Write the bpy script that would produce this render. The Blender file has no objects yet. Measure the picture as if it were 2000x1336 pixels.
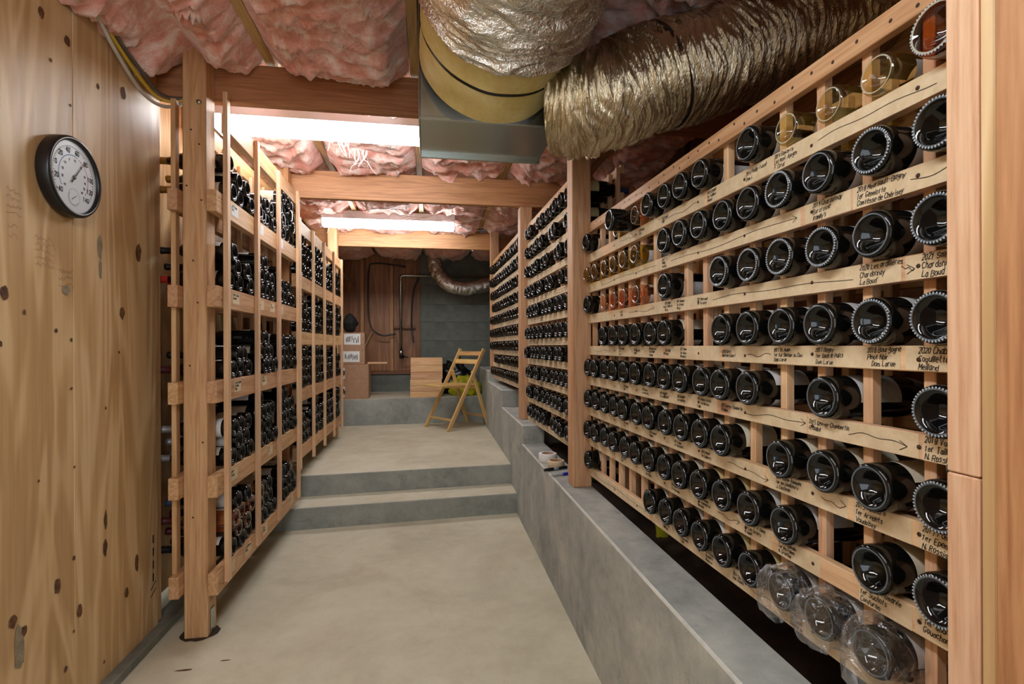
import bpy, bmesh, math, random
from mathutils import Vector, Matrix, noise, Quaternion
R = random.Random(7)
PI = math.pi
SC = bpy.context.scene
COL = SC.collection

# ------------------------------------------------------------------ camera, world, lights, exposure
cam_d = bpy.data.cameras.new('camera')
cam = bpy.data.objects.new('camera', cam_d)
COL.objects.link(cam)
cam_d.sensor_width = 36.0
cam_d.lens = 18.0
cam_d.shift_y = 0.00375
cam_d.clip_start = 0.05
cam.matrix_world = Matrix(((0.986653, 0.003444, -0.162799, 0.0),
                           (-0.162798, -0.000568, -0.986659, 0.0),
                           (-0.003491, 0.999994, 0.0, 1.25),
                           (0, 0, 0, 1)))
SC.camera = cam

SC.view_settings.view_transform = 'Standard'
SC.view_settings.look = 'None'
SC.view_settings.gamma = 1.0
SC.view_settings.exposure = 0.54
SC.view_settings.use_curve_mapping = False

world = bpy.data.worlds.new('world')
SC.world = world
world.use_nodes = True
world.node_tree.nodes['Background'].inputs[0].default_value = (0.93, 0.96, 1.0, 1)
world.node_tree.nodes['Background'].inputs[1].default_value = 0.36

def area(name, loc, rot, sx, sy, power, col):
    d = bpy.data.lights.new(name, 'AREA')
    d.shape = 'RECTANGLE'; d.size = sx; d.size_y = sy; d.energy = power; d.color = col
    o = bpy.data.objects.new(name, d); COL.objects.link(o)
    o.location = loc; o.rotation_euler = rot
    return o
# daylight from the open door behind
area('door_daylight', (-0.25, -1.5, 1.45), (PI/2, 0, 0), 0.9, 1.8, 11, (0.86, 0.93, 1.0))
TUBE_STRENGTH = 21.0

SC.cycles.use_denoising = True
SC.cycles.max_bounces = 8
SC.cycles.transparent_max_bounces = 12
SC.cycles.caustics_reflective = False
SC.cycles.caustics_refractive = False
SC.cycles.sample_clamp_indirect = 6.0

# ------------------------------------------------------------------ materials
def lin(r, g, b):
    f = lambda c: (c/255/12.92) if c/255 <= 0.04045 else ((c/255+0.055)/1.055)**2.4
    return (f(r), f(g), f(b), 1)

class NT:
    def __init__(s, name):
        s.m = bpy.data.materials.new(name); s.m.use_nodes = True
        s.t = s.m.node_tree; s.b = s.t.nodes['Principled BSDF']
        s.out = s.t.nodes['Material Output']
    def n(s, kind, **kw):
        x = s.t.nodes.new(kind)
        for k, v in kw.items(): setattr(x, k, v)
        return x
    def l(s, a, b): s.t.links.new(a, b)
    def math(s, op, a, b=None, c=None):
        x = s.n('ShaderNodeMath', operation=op)
        for i, v in enumerate((a, b, c)):
            if v is None: continue
            if isinstance(v, (int, float)): x.inputs[i].default_value = v
            else: s.l(v, x.inputs[i])
        return x.outputs[0]
    def ramp(s, fac, stops, interp='LINEAR'):
        x = s.n('ShaderNodeValToRGB'); x.color_ramp.interpolation = interp
        el = x.color_ramp.elements
        while len(el) < len(stops): el.new(0.5)
        for e, (p, c) in zip(el, stops): e.position = p; e.color = c
        s.l(fac, x.inputs[0]); return x.outputs[0]
    def mix(s, fac, a, b, mode='MIX'):
        x = s.n('ShaderNodeMix', data_type='RGBA', blend_type=mode)
        if isinstance(fac, (int, float)): x.inputs[0].default_value = fac
        else: s.l(fac, x.inputs[0])
        for i, v in ((6, a), (7, b)):
            if isinstance(v, tuple): x.inputs[i].default_value = v
            else: s.l(v, x.inputs[i])
        return x.outputs[2]
    def coords(s, scale, rand=True):
        tc = s.n('ShaderNodeTexCoord'); mp = s.n('ShaderNodeMapping')
        mp.inputs['Scale'].default_value = scale
        if rand:
            oi = s.n('ShaderNodeObjectInfo')
            cb = s.n('ShaderNodeCombineXYZ')
            s.l(s.math('MULTIPLY', oi.outputs['Random'], 37.0), cb.inputs[0])
            s.l(s.math('MULTIPLY', oi.outputs['Random'], 91.0), cb.inputs[1])
            s.l(s.math('MULTIPLY', oi.outputs['Random'], 53.0), cb.inputs[2])
            ad = s.n('ShaderNodeVectorMath', operation='ADD')
            s.l(tc.outputs['Object'], mp.inputs[0])
            s.l(mp.outputs[0], ad.inputs[0]); s.l(cb.outputs[0], ad.inputs[1])
            return ad.outputs[0], oi.outputs['Random']
        s.l(tc.outputs['Object'], mp.inputs[0])
        return mp.outputs[0], None
    def noise(s, vec, scale, detail=4, rough=0.5, dist=0.0):
        x = s.n('ShaderNodeTexNoise'); x.inputs['Scale'].default_value = scale
        x.inputs['Detail'].default_value = detail; x.inputs['Roughness'].default_value = rough
        x.inputs['Distortion'].default_value = dist
        s.l(vec, x.inputs['Vector']); return x.outputs['Fac']
    def bump(s, h, strength, dist=0.005):
        x = s.n('ShaderNodeBump'); x.inputs['Strength'].default_value = strength
        x.inputs['Distance'].default_value = dist
        s.l(h, x.inputs['Height']); s.l(x.outputs[0], s.b.inputs['Normal'])
    def set(s, **kw):
        for k, v in kw.items(): s.b.inputs[k.replace('_', ' ')].default_value = v
        return s

def wood(name, axis, dark, mid, light, rough=0.55, fine=1.0):
    m = NT(name)
    sc = [16.0, 16.0, 16.0]; sc['XYZ'.index(axis)] = 0.9
    v, rnd = m.coords(tuple(sc))
    big = m.noise(v, 1.1, 3, 0.5, 0.6)
    ring = m.math('SINE', m.math('MULTIPLY', big, 34.0))
    ring = m.math('MULTIPLY_ADD', ring, 0.5, 0.5)
    fin = m.noise(v, 9.0*fine, 5, 0.65)
    f = m.math('ADD', m.math('MULTIPLY', ring, 0.26), m.math('MULTIPLY', fin, 0.74))
    c = m.ramp(f, [(0.18, dark), (0.5, mid), (0.82, light)])
    hv = m.n('ShaderNodeHueSaturation')
    m.l(m.math('MULTIPLY_ADD', rnd, 0.20, 0.90), hv.inputs['Value'])
    m.l(m.math('MULTIPLY_ADD', rnd, 0.016, 0.492), hv.inputs['Hue'])
    m.l(c, hv.inputs['Color'])
    m.l(hv.outputs[0], m.b.inputs['Base Color'])
    m.set(Roughness=rough)
    m.bump(fin, 0.12, 0.002)
    return m.m

def plain(name, col, rough=0.5, metal=0.0, **kw):
    m = NT(name); m.set(Base_Color=col, Roughness=rough, Metallic=metal, **kw); return m.m

W = {}
for ax in 'XYZ':
    W['fir'+ax] = wood('fir_'+ax, ax, lin(178, 130, 86), lin(204, 160, 116), lin(220, 182, 140))
    W['beam'+ax] = wood('beam_'+ax, ax, lin(154, 104, 64), lin(180, 128, 84), lin(202, 150, 104))
    W['lath'+ax] = wood('lath_'+ax, ax, lin(196, 148, 110), lin(218, 176, 138), lin(232, 196, 160), fine=1.5)
    W['dark'+ax] = wood('dark_'+ax, ax, lin(96, 60, 36), lin(124, 80, 50), lin(146, 98, 64))
    W['joist'+ax] = wood('joist_'+ax, ax, lin(150, 112, 62), lin(186, 150, 96), lin(206, 172, 120))
    W['chair'+ax] = wood('chair_'+ax, ax, lin(190, 146, 84), lin(214, 172, 108), lin(226, 190, 130), 0.4)
    W['crate'+ax] = wood('crate_'+ax, ax, lin(188, 138, 96), lin(214, 170, 126), lin(230, 194, 152))

def mk_plywood(name, a, b, c, shade=1.0):
    m = NT(name)
    v, rnd = m.coords((5.0, 5.0, 0.62))
    base = m.noise(v, 0.75, 3, 0.55, 0.8)
    ring = m.math('SINE', m.math('MULTIPLY', base, 46.0))
    ring = m.math('MULTIPLY_ADD', ring, 0.5, 0.5)
    ring = m.math('POWER', ring, 1.6)
    v2, _ = m.coords((60.0, 60.0, 1.6))
    fin = m.noise(v2, 1.0, 5, 0.6)
    patch = m.noise(v, 0.5, 2, 0.5)
    f = m.math('ADD', m.math('MULTIPLY', ring, 0.32), m.math('ADD', m.math('MULTIPLY', fin, 0.38), m.math('MULTIPLY', patch, 0.36)))
    col = m.ramp(f, [(0.25, a), (0.52, b), (0.8, c)])
    m.l(col, m.b.inputs['Base Color'])
    m.l(m.math('MULTIPLY_ADD', fin, 0.25, 0.33), m.b.inputs['Roughness'])
    m.bump(fin, 0.10, 0.002)
    return m.m
M_PLY = mk_plywood('plywood', lin(178, 140, 94), lin(208, 172, 124), lin(226, 196, 152))
M_PLYD = mk_plywood('plywood_dark', lin(128, 82, 50), lin(156, 104, 66), lin(174, 122, 82))

def mk_concrete(name, a, b, c, sc=1.0, bump=0.25, stain=None):
    m = NT(name)
    v, _ = m.coords((sc, sc, sc), rand=False)
    n1 = m.noise(v, 1.6, 6, 0.62, 0.5)
    n2 = m.noise(v, 9.0, 6, 0.7)
    n3 = m.noise(v, 120.0, 3, 0.6)
    f = m.math('ADD', m.math('MULTIPLY', n1, 0.6), m.math('ADD', m.math('MULTIPLY', n2, 0.3), m.math('MULTIPLY', n3, 0.1)))
    col = m.ramp(f, [(0.34, a), (0.5, b), (0.66, c)])
    if stain:
        s1 = m.noise(v, 3.3, 5, 0.75, 1.2)
        k = m.ramp(s1, [(0.56, (0, 0, 0, 1)), (0.72, (1, 1, 1, 1))])
        col = m.mix(m.math('MULTIPLY', k, 0.55), col, stain)
    m.l(col, m.b.inputs['Base Color'])
    m.set(Roughness=0.72)
    m.bump(m.math('ADD', m.math('MULTIPLY', n2, 0.6), m.math('MULTIPLY', n3, 0.4)), bump, 0.004)
    return m.m
M_FLOOR = mk_concrete('floor_concrete', lin(178, 172, 148), lin(200, 194, 170), lin(214, 209, 188), 1.0, 0.12, lin(182, 170, 138))
M_CURB = mk_concrete('curb_concrete', lin(132, 134, 130), lin(164, 166, 160), lin(192, 192, 182), 1.8, 0.35, lin(106, 106, 104))
M_CURBEDGE = mk_concrete('curb_edge_concrete', lin(178, 178, 170), lin(200, 200, 192), lin(212, 212, 204), 3.0, 0.3)  # curb bevels: worn edge, with the highlight from above painted in
M_RISER = mk_concrete('riser_concrete', lin(118, 122, 118), lin(148, 152, 146), lin(172, 174, 166), 1.6, 0.3, lin(106, 108, 102))
M_BLOCK = mk_concrete('block_concrete', lin(84, 88, 82), lin(106, 110, 102), lin(126, 128, 118), 1.5, 0.4)
M_SOIL = mk_concrete('soil', lin(38, 28, 20), lin(58, 43, 30), lin(80, 60, 42), 6, 1.0)
M_SILL = mk_concrete('weathered_sill', lin(96, 98, 88), lin(124, 124, 112), lin(148, 146, 132), 3, 0.3)

def mk_pink():
    m = NT('pink_fibreglass')
    v, _ = m.coords((1, 1, 1), rand=False)
    n1 = m.noise(v, 7, 6, 0.65, 0.8); n2 = m.noise(v, 60, 4, 0.7, 0.4)
    f = m.math('ADD', m.math('MULTIPLY', n1, 0.75), m.math('MULTIPLY', n2, 0.25))
    va, _ = m.coords((2.6, 9.0, 4.0), rand=False)
    n3 = m.noise(va, 1.6, 6, 0.7, 1.6)
    f = m.math('ADD', m.math('MULTIPLY', f, 0.55), m.math('MULTIPLY', n3, 0.45))
    col = m.ramp(f, [(0.37, lin(208, 128, 112)), (0.48, lin(232, 168, 152)), (0.59, lin(250, 228, 220))])
    m.l(col, m.b.inputs['Base Color'])
    m.set(Roughness=0.85)
    m.b.inputs['Sheen Weight'].default_value = 0.6
    m.b.inputs['Sheen Roughness'].default_value = 0.4
    m.bump(n2, 0.5, 0.006)
    return m.m
M_PINK = mk_pink()
M_FLUFF = plain('white_fluff', lin(240, 214, 206), 0.8)

def mk_foil(name, col, rough, scale):
    m = NT(name)
    v, _ = m.coords(scale, rand=False)
    n1 = m.noise(v, 1.0, 5, 0.6, 0.6)
    n2 = m.noise(v, 5.0, 3, 0.6, 0.3)
    m.set(Base_Color=col, Metallic=1.0, Roughness=rough)
    m.bump(m.math('ADD', n1, m.math('MULTIPLY', n2, 0.35)), 0.75, 0.014)
    return m.m
M_FOIL1 = mk_foil('silver_foil', lin(232, 230, 224), 0.16, (24, 40, 24))
M_FOIL2 = mk_foil('gold_foil', lin(222, 210, 184), 0.24, (60, 12, 12))
M_GALV = plain('galvanised_steel', lin(182, 186, 180), 0.26, 1.0)
M_YELLOWINS = mk_concrete('yellow_fibreglass', lin(206, 186, 112), lin(222, 204, 138), lin(234, 222, 172), 5, 0.5)
M_BLACK = plain('black_plastic', lin(22, 23, 26), 0.32)
M_STRAP = plain('black_strap', lin(30, 24, 22), 0.5)
M_WHITE = plain('white_enamel', lin(190, 192, 194), 0.4)
def mk_emit():
    m = NT('fluorescent_lens')
    m.set(Base_Color=(1, 1, 1, 1))
    m.b.inputs['Emission Color'].default_value = (0.93, 0.975, 1.0, 1)
    m.b.inputs['Emission Strength'].default_value = TUBE_STRENGTH
    return m.m
M_LENS = mk_emit()

def glass_dark(name, col, rough=0.06):
    m = NT(name); m.set(Base_Color=col, Roughness=rough)
    m.b.inputs['Specular IOR Level'].default_value = 0.45
    return m.m
def glass_clear(name, col, tr=0.92):
    m = NT(name)
    t = m.n('ShaderNodeBsdfTransparent'); t.inputs['Color'].default_value = col
    g = m.n('ShaderNodeBsdfGlossy'); g.inputs['Roughness'].default_value = 0.04
    lw = m.n('ShaderNodeLayerWeight'); lw.inputs['Blend'].default_value = 0.35
    mx = m.n('ShaderNodeMixShader'); m.l(m.math('MULTIPLY_ADD', lw.outputs['Facing'], 0.42, 0.035), mx.inputs[0])
    m.l(t.outputs[0], mx.inputs[1]); m.l(g.outputs[0], mx.inputs[2]); m.l(mx.outputs[0], m.out.inputs['Surface'])
    return m.m
G = {'dark': glass_dark('dark_bottle_glass', lin(9, 10, 9)),
     'brown': glass_dark('brown_black_glass', lin(15, 11, 7)),
     'blue': glass_dark('blue_black_glass', lin(8, 10, 13)),
     'clear': glass_clear('clear_bottle_glass', lin(242, 234, 200)),
     'olive': glass_clear('olive_bottle_glass', lin(226, 212, 140), 0.8),
     'rose': glass_clear('rose_bottle_glass', lin(250, 222, 198), 0.75),
     'amber': glass_clear('amber_bottle_glass', lin(206, 156, 104), 0.75)}
M_RING = plain('scuffed_rim_highlight', lin(88, 98, 108), 0.25)  # base rim highlight painted in as a paler, slightly scuffed ring
M_BEAD = plain('beaded_glass_ring', lin(170, 180, 190), 0.2)
M_RINGC = plain('pale_glass_ring', lin(176, 168, 146), 0.2)
def mk_paper(name, a, b):
    m = NT(name)
    v, _ = m.coords((1, 1, 1))
    m.l(m.ramp(m.noise(v, 35, 5, 0.7), [(0.35, a), (0.65, b)]), m.b.inputs['Base Color'])
    m.set(Roughness=0.75); return m.m
L = {'cream': mk_paper('cream_label', lin(196, 186, 164), lin(212, 204, 184)),
     'white': mk_paper('white_label', lin(222, 222, 222), lin(234, 234, 232)),
     'tan': mk_paper('tan_label', lin(186, 164, 112), lin(200, 180, 130)),
     'grey': mk_paper('grey_label', lin(178, 176, 176), lin(200, 198, 196))}
K = {'black': plain('black_capsule', lin(20, 18, 20), 0.35), 'gold': plain('gold_capsule', lin(150, 112, 44), 0.35, 0.6),
     'red': plain('red_capsule', lin(170, 36, 26), 0.4), 'silver': plain('silver_capsule', lin(190, 192, 196), 0.3, 0.8),
     'blue': plain('blue_capsule', lin(52, 64, 90), 0.35), 'wine': plain('wine_red_capsule', lin(76, 20, 26), 0.4)}
M_TAPE = mk_paper('masking_tape', lin(208, 184, 148), lin(224, 204, 170))
M_INK = plain('black_ink', lin(28, 24, 22), 0.7)
M_NAIL = plain('dark_nail_hole', lin(58, 34, 22), 0.7)
M_KNOT = mk_paper('dark_knot', lin(66, 42, 26), lin(124, 84, 48))
M_PLUG = mk_paper('grey_filler', lin(120, 108, 88), lin(160, 146, 120))
M_CARD = mk_paper('cardboard', lin(162, 124, 96), lin(178, 140, 110))
M_CARDIN = mk_paper('cardboard_flap', lin(170, 136, 104), lin(184, 152, 120))

# ------------------------------------------------------------------ mesh helpers
class MB:
    def __init__(s): s.v = []; s.f = []; s.m = []; s.sm = []
    def add(s, verts, faces, mi=0, smooth=False):
        o = len(s.v); s.v += [tuple(p) for p in verts]
        for q in faces:
            s.f.append(tuple(i+o for i in q)); s.m.append(mi); s.sm.append(smooth)
    def box(s, c, d, ch=0.0, mat=None, mi=0):
        hx, hy, hz = d[0]/2, d[1]/2, d[2]/2
        T = (lambda p: tuple(mat @ Vector(p) + Vector(c))) if mat else (lambda p: (p[0]+c[0], p[1]+c[1], p[2]+c[2]))
        if ch <= 0:
            P = [T((sx*hx, sy*hy, sz*hz)) for sx in (-1, 1) for sy in (-1, 1) for sz in (-1, 1)]
            s.add(P, [(0, 1, 3, 2), (4, 6, 7, 5), (0, 4, 5, 1), (2, 3, 7, 6), (0, 2, 6, 4), (1, 5, 7, 3)], mi); return
        P = []; idx = {}
        for sx in (-1, 1):
            for sy in (-1, 1):
                for sz in (-1, 1):
                    for a in range(3):
                        p = [sx*(hx-ch), sy*(hy-ch), sz*(hz-ch)]
                        p[a] = (sx*hx, sy*hy, sz*hz)[a]
                        idx[(sx, sy, sz, a)] = len(P); P.append(T(p))
        F = []
        for a in range(3):
            b, c2 = (a+1) % 3, (a+2) % 3
            for sg in (-1, 1):
                q = []
                for (u, w) in ((-1, -1), (1, -1), (1, 1), (-1, 1)):
                    k = [0, 0, 0]; k[a] = sg; k[b] = u; k[c2] = w
                    q.append(idx[(*k, a)])
                F.append(q if sg > 0 else q[::-1])
        for a in range(3):
            b, c2 = (a+1) % 3, (a+2) % 3
            for u in (-1, 1):
                for w in (-1, 1):
                    k0 = [0, 0, 0]; k0[b] = u; k0[c2] = w
                    k1 = list(k0); k0[a] = -1; k1[a] = 1
                    q = [idx[(*k0, b)], idx[(*k1, b)], idx[(*k1, c2)], idx[(*k0, c2)]]
                    F.append(q if u*w < 0 else q[::-1])
        for sx in (-1, 1):
            for sy in (-1, 1):
                for sz in (-1, 1):
                    q = [idx[(sx, sy, sz, 0)], idx[(sx, sy, sz, 1)], idx[(sx, sy, sz, 2)]]
                    F.append(q if sx*sy*sz > 0 else q[::-1])
        s.add(P, F, mi)
    def lathe(s, prof, seg=16, a0=0.0, a1=2*PI, mi=0, smooth=True):
        full = abs(a1-a0-2*PI) < 1e-6
        n = seg if full else seg+1
        o = len(s.v)
        for (r, z) in prof:
            for i in range(n):
                a = a0+(a1-a0)*i/seg
                s.v.append((r*math.cos(a), r*math.sin(a), z))
        for j in range(len(prof)-1):
            for i in range(seg):
                i2 = (i+1) % n
                s.f.append((o+j*n+i, o+j*n+i2, o+(j+1)*n+i2, o+(j+1)*n+i)); s.m.append(mi); s.sm.append(smooth)
    def tube(s, pts, r, seg=8, mi=0, cap=True, flat=None):
        pts = [Vector(p) for p in pts]; o = len(s.v); up = Vector((0, 0, 1)); pn = None
        for i, p in enumerate(pts):
            t = (pts[min(i+1, len(pts)-1)]-pts[max(i-1, 0)]).normalized()
            if pn is None:
                pn = t.cross(up)
                if pn.length < 0.05: pn = t.cross(Vector((1, 0, 0)))
                pn.normalize()
            pn = (pn-t*pn.dot(t)).normalized(); b = t.cross(pn)
            rr = r[i] if isinstance(r, (list, tuple)) else r
            for k in range(seg):
                a = 2*PI*k/seg
                s.v.append(tuple(p+pn*(rr*math.cos(a))+b*(rr*math.sin(a)*(flat or 1))))
        for i in range(len(pts)-1):
            for k in range(seg):
                k2 = (k+1) % seg
                s.f.append((o+i*seg+k, o+i*seg+k2, o+(i+1)*seg+k2, o+(i+1)*seg+k)); s.m.append(mi); s.sm.append(True)
        if cap:
            e = o+(len(pts)-1)*seg
            s.f.append(tuple(o+k for k in range(seg))[::-1]); s.m.append(mi); s.sm.append(False)
            s.f.append(tuple(e+k for k in range(seg))); s.m.append(mi); s.sm.append(False)
    def mesh(s, name, mats):
        me = bpy.data.meshes.new(name)
        me.from_pydata(s.v, [], s.f)
        for m in (mats if isinstance(mats, (list, tuple)) else [mats]): me.materials.append(m)
        me.polygons.foreach_set('material_index', s.m)
        me.polygons.foreach_set('use_smooth', s.sm)
        me.update(); return me
    def obj(s, name, mats, parent=None, loc=None):
        o = bpy.data.objects.new(name, s.mesh(name, mats)); COL.objects.link(o)
        if parent: o.parent = parent
        if loc: o.location = loc
        return o

def link(name, me, parent=None, loc=None, rot=None):
    o = bpy.data.objects.new(name, me); COL.objects.link(o)
    if parent: o.parent = parent
    if loc is not None: o.location = loc
    if rot is not None: o.rotation_euler = rot
    return o
def tag(o, label, cat, group=None, kind=None):
    if label: o['label'] = label
    if cat: o['category'] = cat
    if group: o['group'] = group
    if kind: o['kind'] = kind
    return o
def empty(name, loc=(0, 0, 0), rz=0.0):
    o = bpy.data.objects.new(name, None); COL.objects.link(o)
    o.location = loc; o.rotation_euler = (0, 0, rz); o.empty_display_size = 0.05
    return o
_bc = {}
def board(name, lo, hi, mat, parent=None, ch=0.0015):
    """A board from corner lo to corner hi; mat is a wood family, grain along its longest side."""
    d = tuple(round(h-l, 5) for l, h in zip(lo, hi)); c = tuple((l+h)/2 for l, h in zip(lo, hi))
    if isinstance(mat, str):
        mat = W[mat+'XYZ'[max(range(3), key=lambda i: d[i])]]
    key = (d, mat.name, ch)
    if key not in _bc:
        b = MB(); b.box((0, 0, 0), d, ch); _bc[key] = b.mesh(name, mat)
    return link(name, _bc[key], parent, c)
def stick(name, a, b, w, t, mat, parent=None, ch=0.0015, up=(0, 0, 1)):
    """A square-section piece from a to b, w wide across `up`, t along it; grain along its length (local X)."""
    a = Vector(a); b = Vector(b); x = (b-a); ln = x.length; x.normalize()
    u = Vector(up); y = u.cross(x).normalized(); z = x.cross(y)
    m = MB(); m.box((0, 0, 0), (ln, w, t), ch)
    o = m.obj(name, W[mat+'X'] if isinstance(mat, str) else mat, parent)
    rot = Matrix((x, y, z)).transposed()
    o.matrix_local = Matrix.Translation((a+b)/2) @ rot.to_4x4()
    return o
def quad_strip(pts, w, nrm, b):
    """thin ribbon along pts, facing nrm"""
    nrm = Vector(nrm)
    for p, q in zip(pts, pts[1:]):
        p = Vector(p); q = Vector(q); s = (q-p).cross(nrm).normalized()*w/2
        b.add([p-s, q-s, q+s, p+s], [(0, 1, 2, 3)])

# ------------------------------------------------------------------ setting: floor, steps, curb, ledge
def prism(name, outline, z0, z1, mat, parent=None, bevel=0.0, top_mat=None):
    n = len(outline)
    v = [(x, y, z0) for x, y in outline]+[(x, y, z1) for x, y in outline]
    b = MB()
    b.add(v, [tuple(range(n))[::-1]]); b.add(v, [tuple(n+i for i in range(n))], 1 if top_mat else 0)
    b.add(v, [(i, (i+1) % n, n+(i+1) % n, n+i) for i in range(n)])
    o = b.obj(name, [mat, top_mat] if top_mat else mat, parent)
    bm = bmesh.new(); bm.from_mesh(o.data); bmesh.ops.remove_doubles(bm, verts=bm.verts, dist=1e-5)
    if bevel:
        es = [e for e in bm.edges if abs(e.verts[0].co.z-z1) < 1e-6 and abs(e.verts[1].co.z-z1) < 1e-6]
        bmesh.ops.bevel(bm, geom=es, offset=bevel, segments=2, affect='EDGES', profile=0.5)
    bmesh.ops.recalc_face_normals(bm, faces=bm.faces)
    bm.to_mesh(o.data); bm.free(); return o

SK = 0.065   # the steps run a little askew
yk = lambda y, x: y+SK*x
floor = prism('floor', [(-1.4, -1.8), (1.0, -1.8), (1.0, yk(3.73, 1.0)), (-1.4, yk(3.73, -1.4))], -0.2, 0.0, M_FLOOR)
tag(floor, 'pale smooth concrete floor of the aisle below the two steps', 'floor', kind='structure')
st1 = prism('floor_step', [(-1.4, yk(3.73, -1.4)), (0.75, yk(3.73, 0.75)), (0.75, yk(4.02, 0.75)), (-1.4, yk(4.02, -1.4))], -0.2, 0.148, M_RISER, bevel=0.006, top_mat=M_FLOOR)
tag(st1, 'lower concrete step with grey riser across the aisle', 'step', kind='structure')
st2 = prism('floor_upper', [(-1.4, yk(4.02, -1.4)), (0.75, yk(4.02, 0.75)), (0.75, yk(6.41, 0.75)), (-1.4, yk(6.41, -1.4))], -0.2, 0.299, M_RISER, bevel=0.006, top_mat=M_FLOOR)
tag(st2, 'upper concrete floor above the steps, where the folding chair stands', 'floor', kind='structure')
ldg = prism('floor_ledge', [(-1.5, yk(6.41, -1.5)), (0.78, yk(6.41, 0.78)), (1.1, 7.45), (-1.5, 7.45)], 0.0, 0.615, M_RISER, bevel=0.008, top_mat=M_FLOOR)
tag(ldg, 'low grey concrete ledge at the back carrying boxes and crates', 'ledge', kind='structure')

def curb():
    xf = lambda y: 0.63+0.012*(y-1.8)
    prof = [(-1.8, 0.565), (3.52, 0.565), (3.52, 0.695), (4.60, 0.695), (4.60, 0.85), (5.78, 0.85), (5.78, 0.972), (6.9, 0.972)]
    bm = bmesh.new()
    def back(y): return xf(y)+(0.135 if y < 3.5 else 0.16)
    fr = [bm.verts.new((xf(y)-(0.0), y, z)) for y, z in prof]
    bk = [bm.verts.new((back(y+(0.01 if i % 2 == 0 and i else 0)), y, z)) for i, (y, z) in enumerate(prof)]
    f0 = [bm.verts.new((xf(y), y, -0.1)) for y, z in (prof[0], prof[-1])]
    b0 = [bm.verts.new((back(y), y, -0.1)) for y, z in (prof[0], prof[-1])]
    for i in range(len(prof)-1): bm.faces.new((fr[i], fr[i+1], bk[i+1], bk[i]))
    bm.faces.new([f0[0]]+[f0[1]]+fr[::-1]); bm.faces.new([b0[0]]+bk+[b0[1]])
    bm.faces.new((f0[0], fr[0], bk[0], b0[0])); bm.faces.new((f0[1], b0[1], bk[-1], fr[-1])); bm.faces.new((f0[0], b0[0], b0[1], f0[1]))
    bmesh.ops.recalc_face_normals(bm, faces=bm.faces)
    es = [e for e in bm.edges if all(v.co.z > 0 for v in e.verts) and len(e.link_faces) == 2 and e.calc_face_angle_signed() > 0.5]
    bmesh.ops.bevel(bm, geom=es, offset=0.007, segments=2, affect='EDGES', profile=0.5)
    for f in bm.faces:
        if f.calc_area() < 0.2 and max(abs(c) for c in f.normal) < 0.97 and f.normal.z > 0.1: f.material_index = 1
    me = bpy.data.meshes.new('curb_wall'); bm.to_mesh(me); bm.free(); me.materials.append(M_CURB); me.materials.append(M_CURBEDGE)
    o = link('curb_wall', me)
    return tag(o, 'grey concrete curb wall stepping up beside the aisle under the right racks', 'curb wall', kind='structure')
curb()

sill = board('baseboard_left', (-1.22, -1.5, 0.0), (-1.128, 3.6, 0.036), M_SILL, ch=0.003)
tag(sill, 'weathered grey sill strip along the foot of the plywood wall', 'sill', kind='structure')

# crawl space soil behind the curb
def soil():
    b = MB(); nx, ny = 26, 90
    for j in range(ny+1):
        for i in range(nx+1):
            x = 0.74+1.5*i/nx; y = -0.2+7.6*j/ny
            z = 0.36+0.16*max(0, x-0.9)+0.07*max(0, y-1.5)+0.05*noise.fractal(Vector((x*4, y*4, 0)), 1, 2, 4)
            b.v.append((x, y, z))
    for j in range(ny):
        for i in range(nx):
            a = j*(nx+1)+i
            b.f.append((a, a+1, a+nx+2, a+nx+1)); b.m.append(0); b.sm.append(True)
    o = b.obj('crawl_space_ground', M_SOIL)
    tag(o, 'dark bare soil of the crawl space behind the concrete curb', 'soil', kind='structure')
soil()

# ------------------------------------------------------------------ left wall
wl = empty('wall_left', (-1.17, 1.0, 0))
tag(wl, 'knotty plywood wall on the left with black oval knots', 'wall', kind='structure')
def wpanel(y0, y1, x=-1.17, z0=0.036, z1=2.56):
    b = MB(); b.box((0, 0, 0), (0.018, y1-y0-0.002, z1-z0), 0.001)
    return b.obj('plywood_panel', M_PLY, wl, (x-0.009+1.17, (y0+y1)/2-1.0, (z0+z1)/2))
wpanel(-1.5, 0.72); wpanel(0.72, 1.932, x=-1.1708); wpanel(1.932, 2.47)
p3 = wpanel(2.47, 3.7, x=-1.30, z1=2.6); wpanel(3.7, 4.95, x=-1.302, z1=2.6); wpanel(4.95, 7.45, x=-1.304, z1=2.6)
b = MB(); b.box((0, 0, 0), (0.12, 0.04, 2.5), 0.002); b.obj('stud', W['firZ'], wl, (-1.235+1.17, 2.49-1.0, 1.29))
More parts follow.
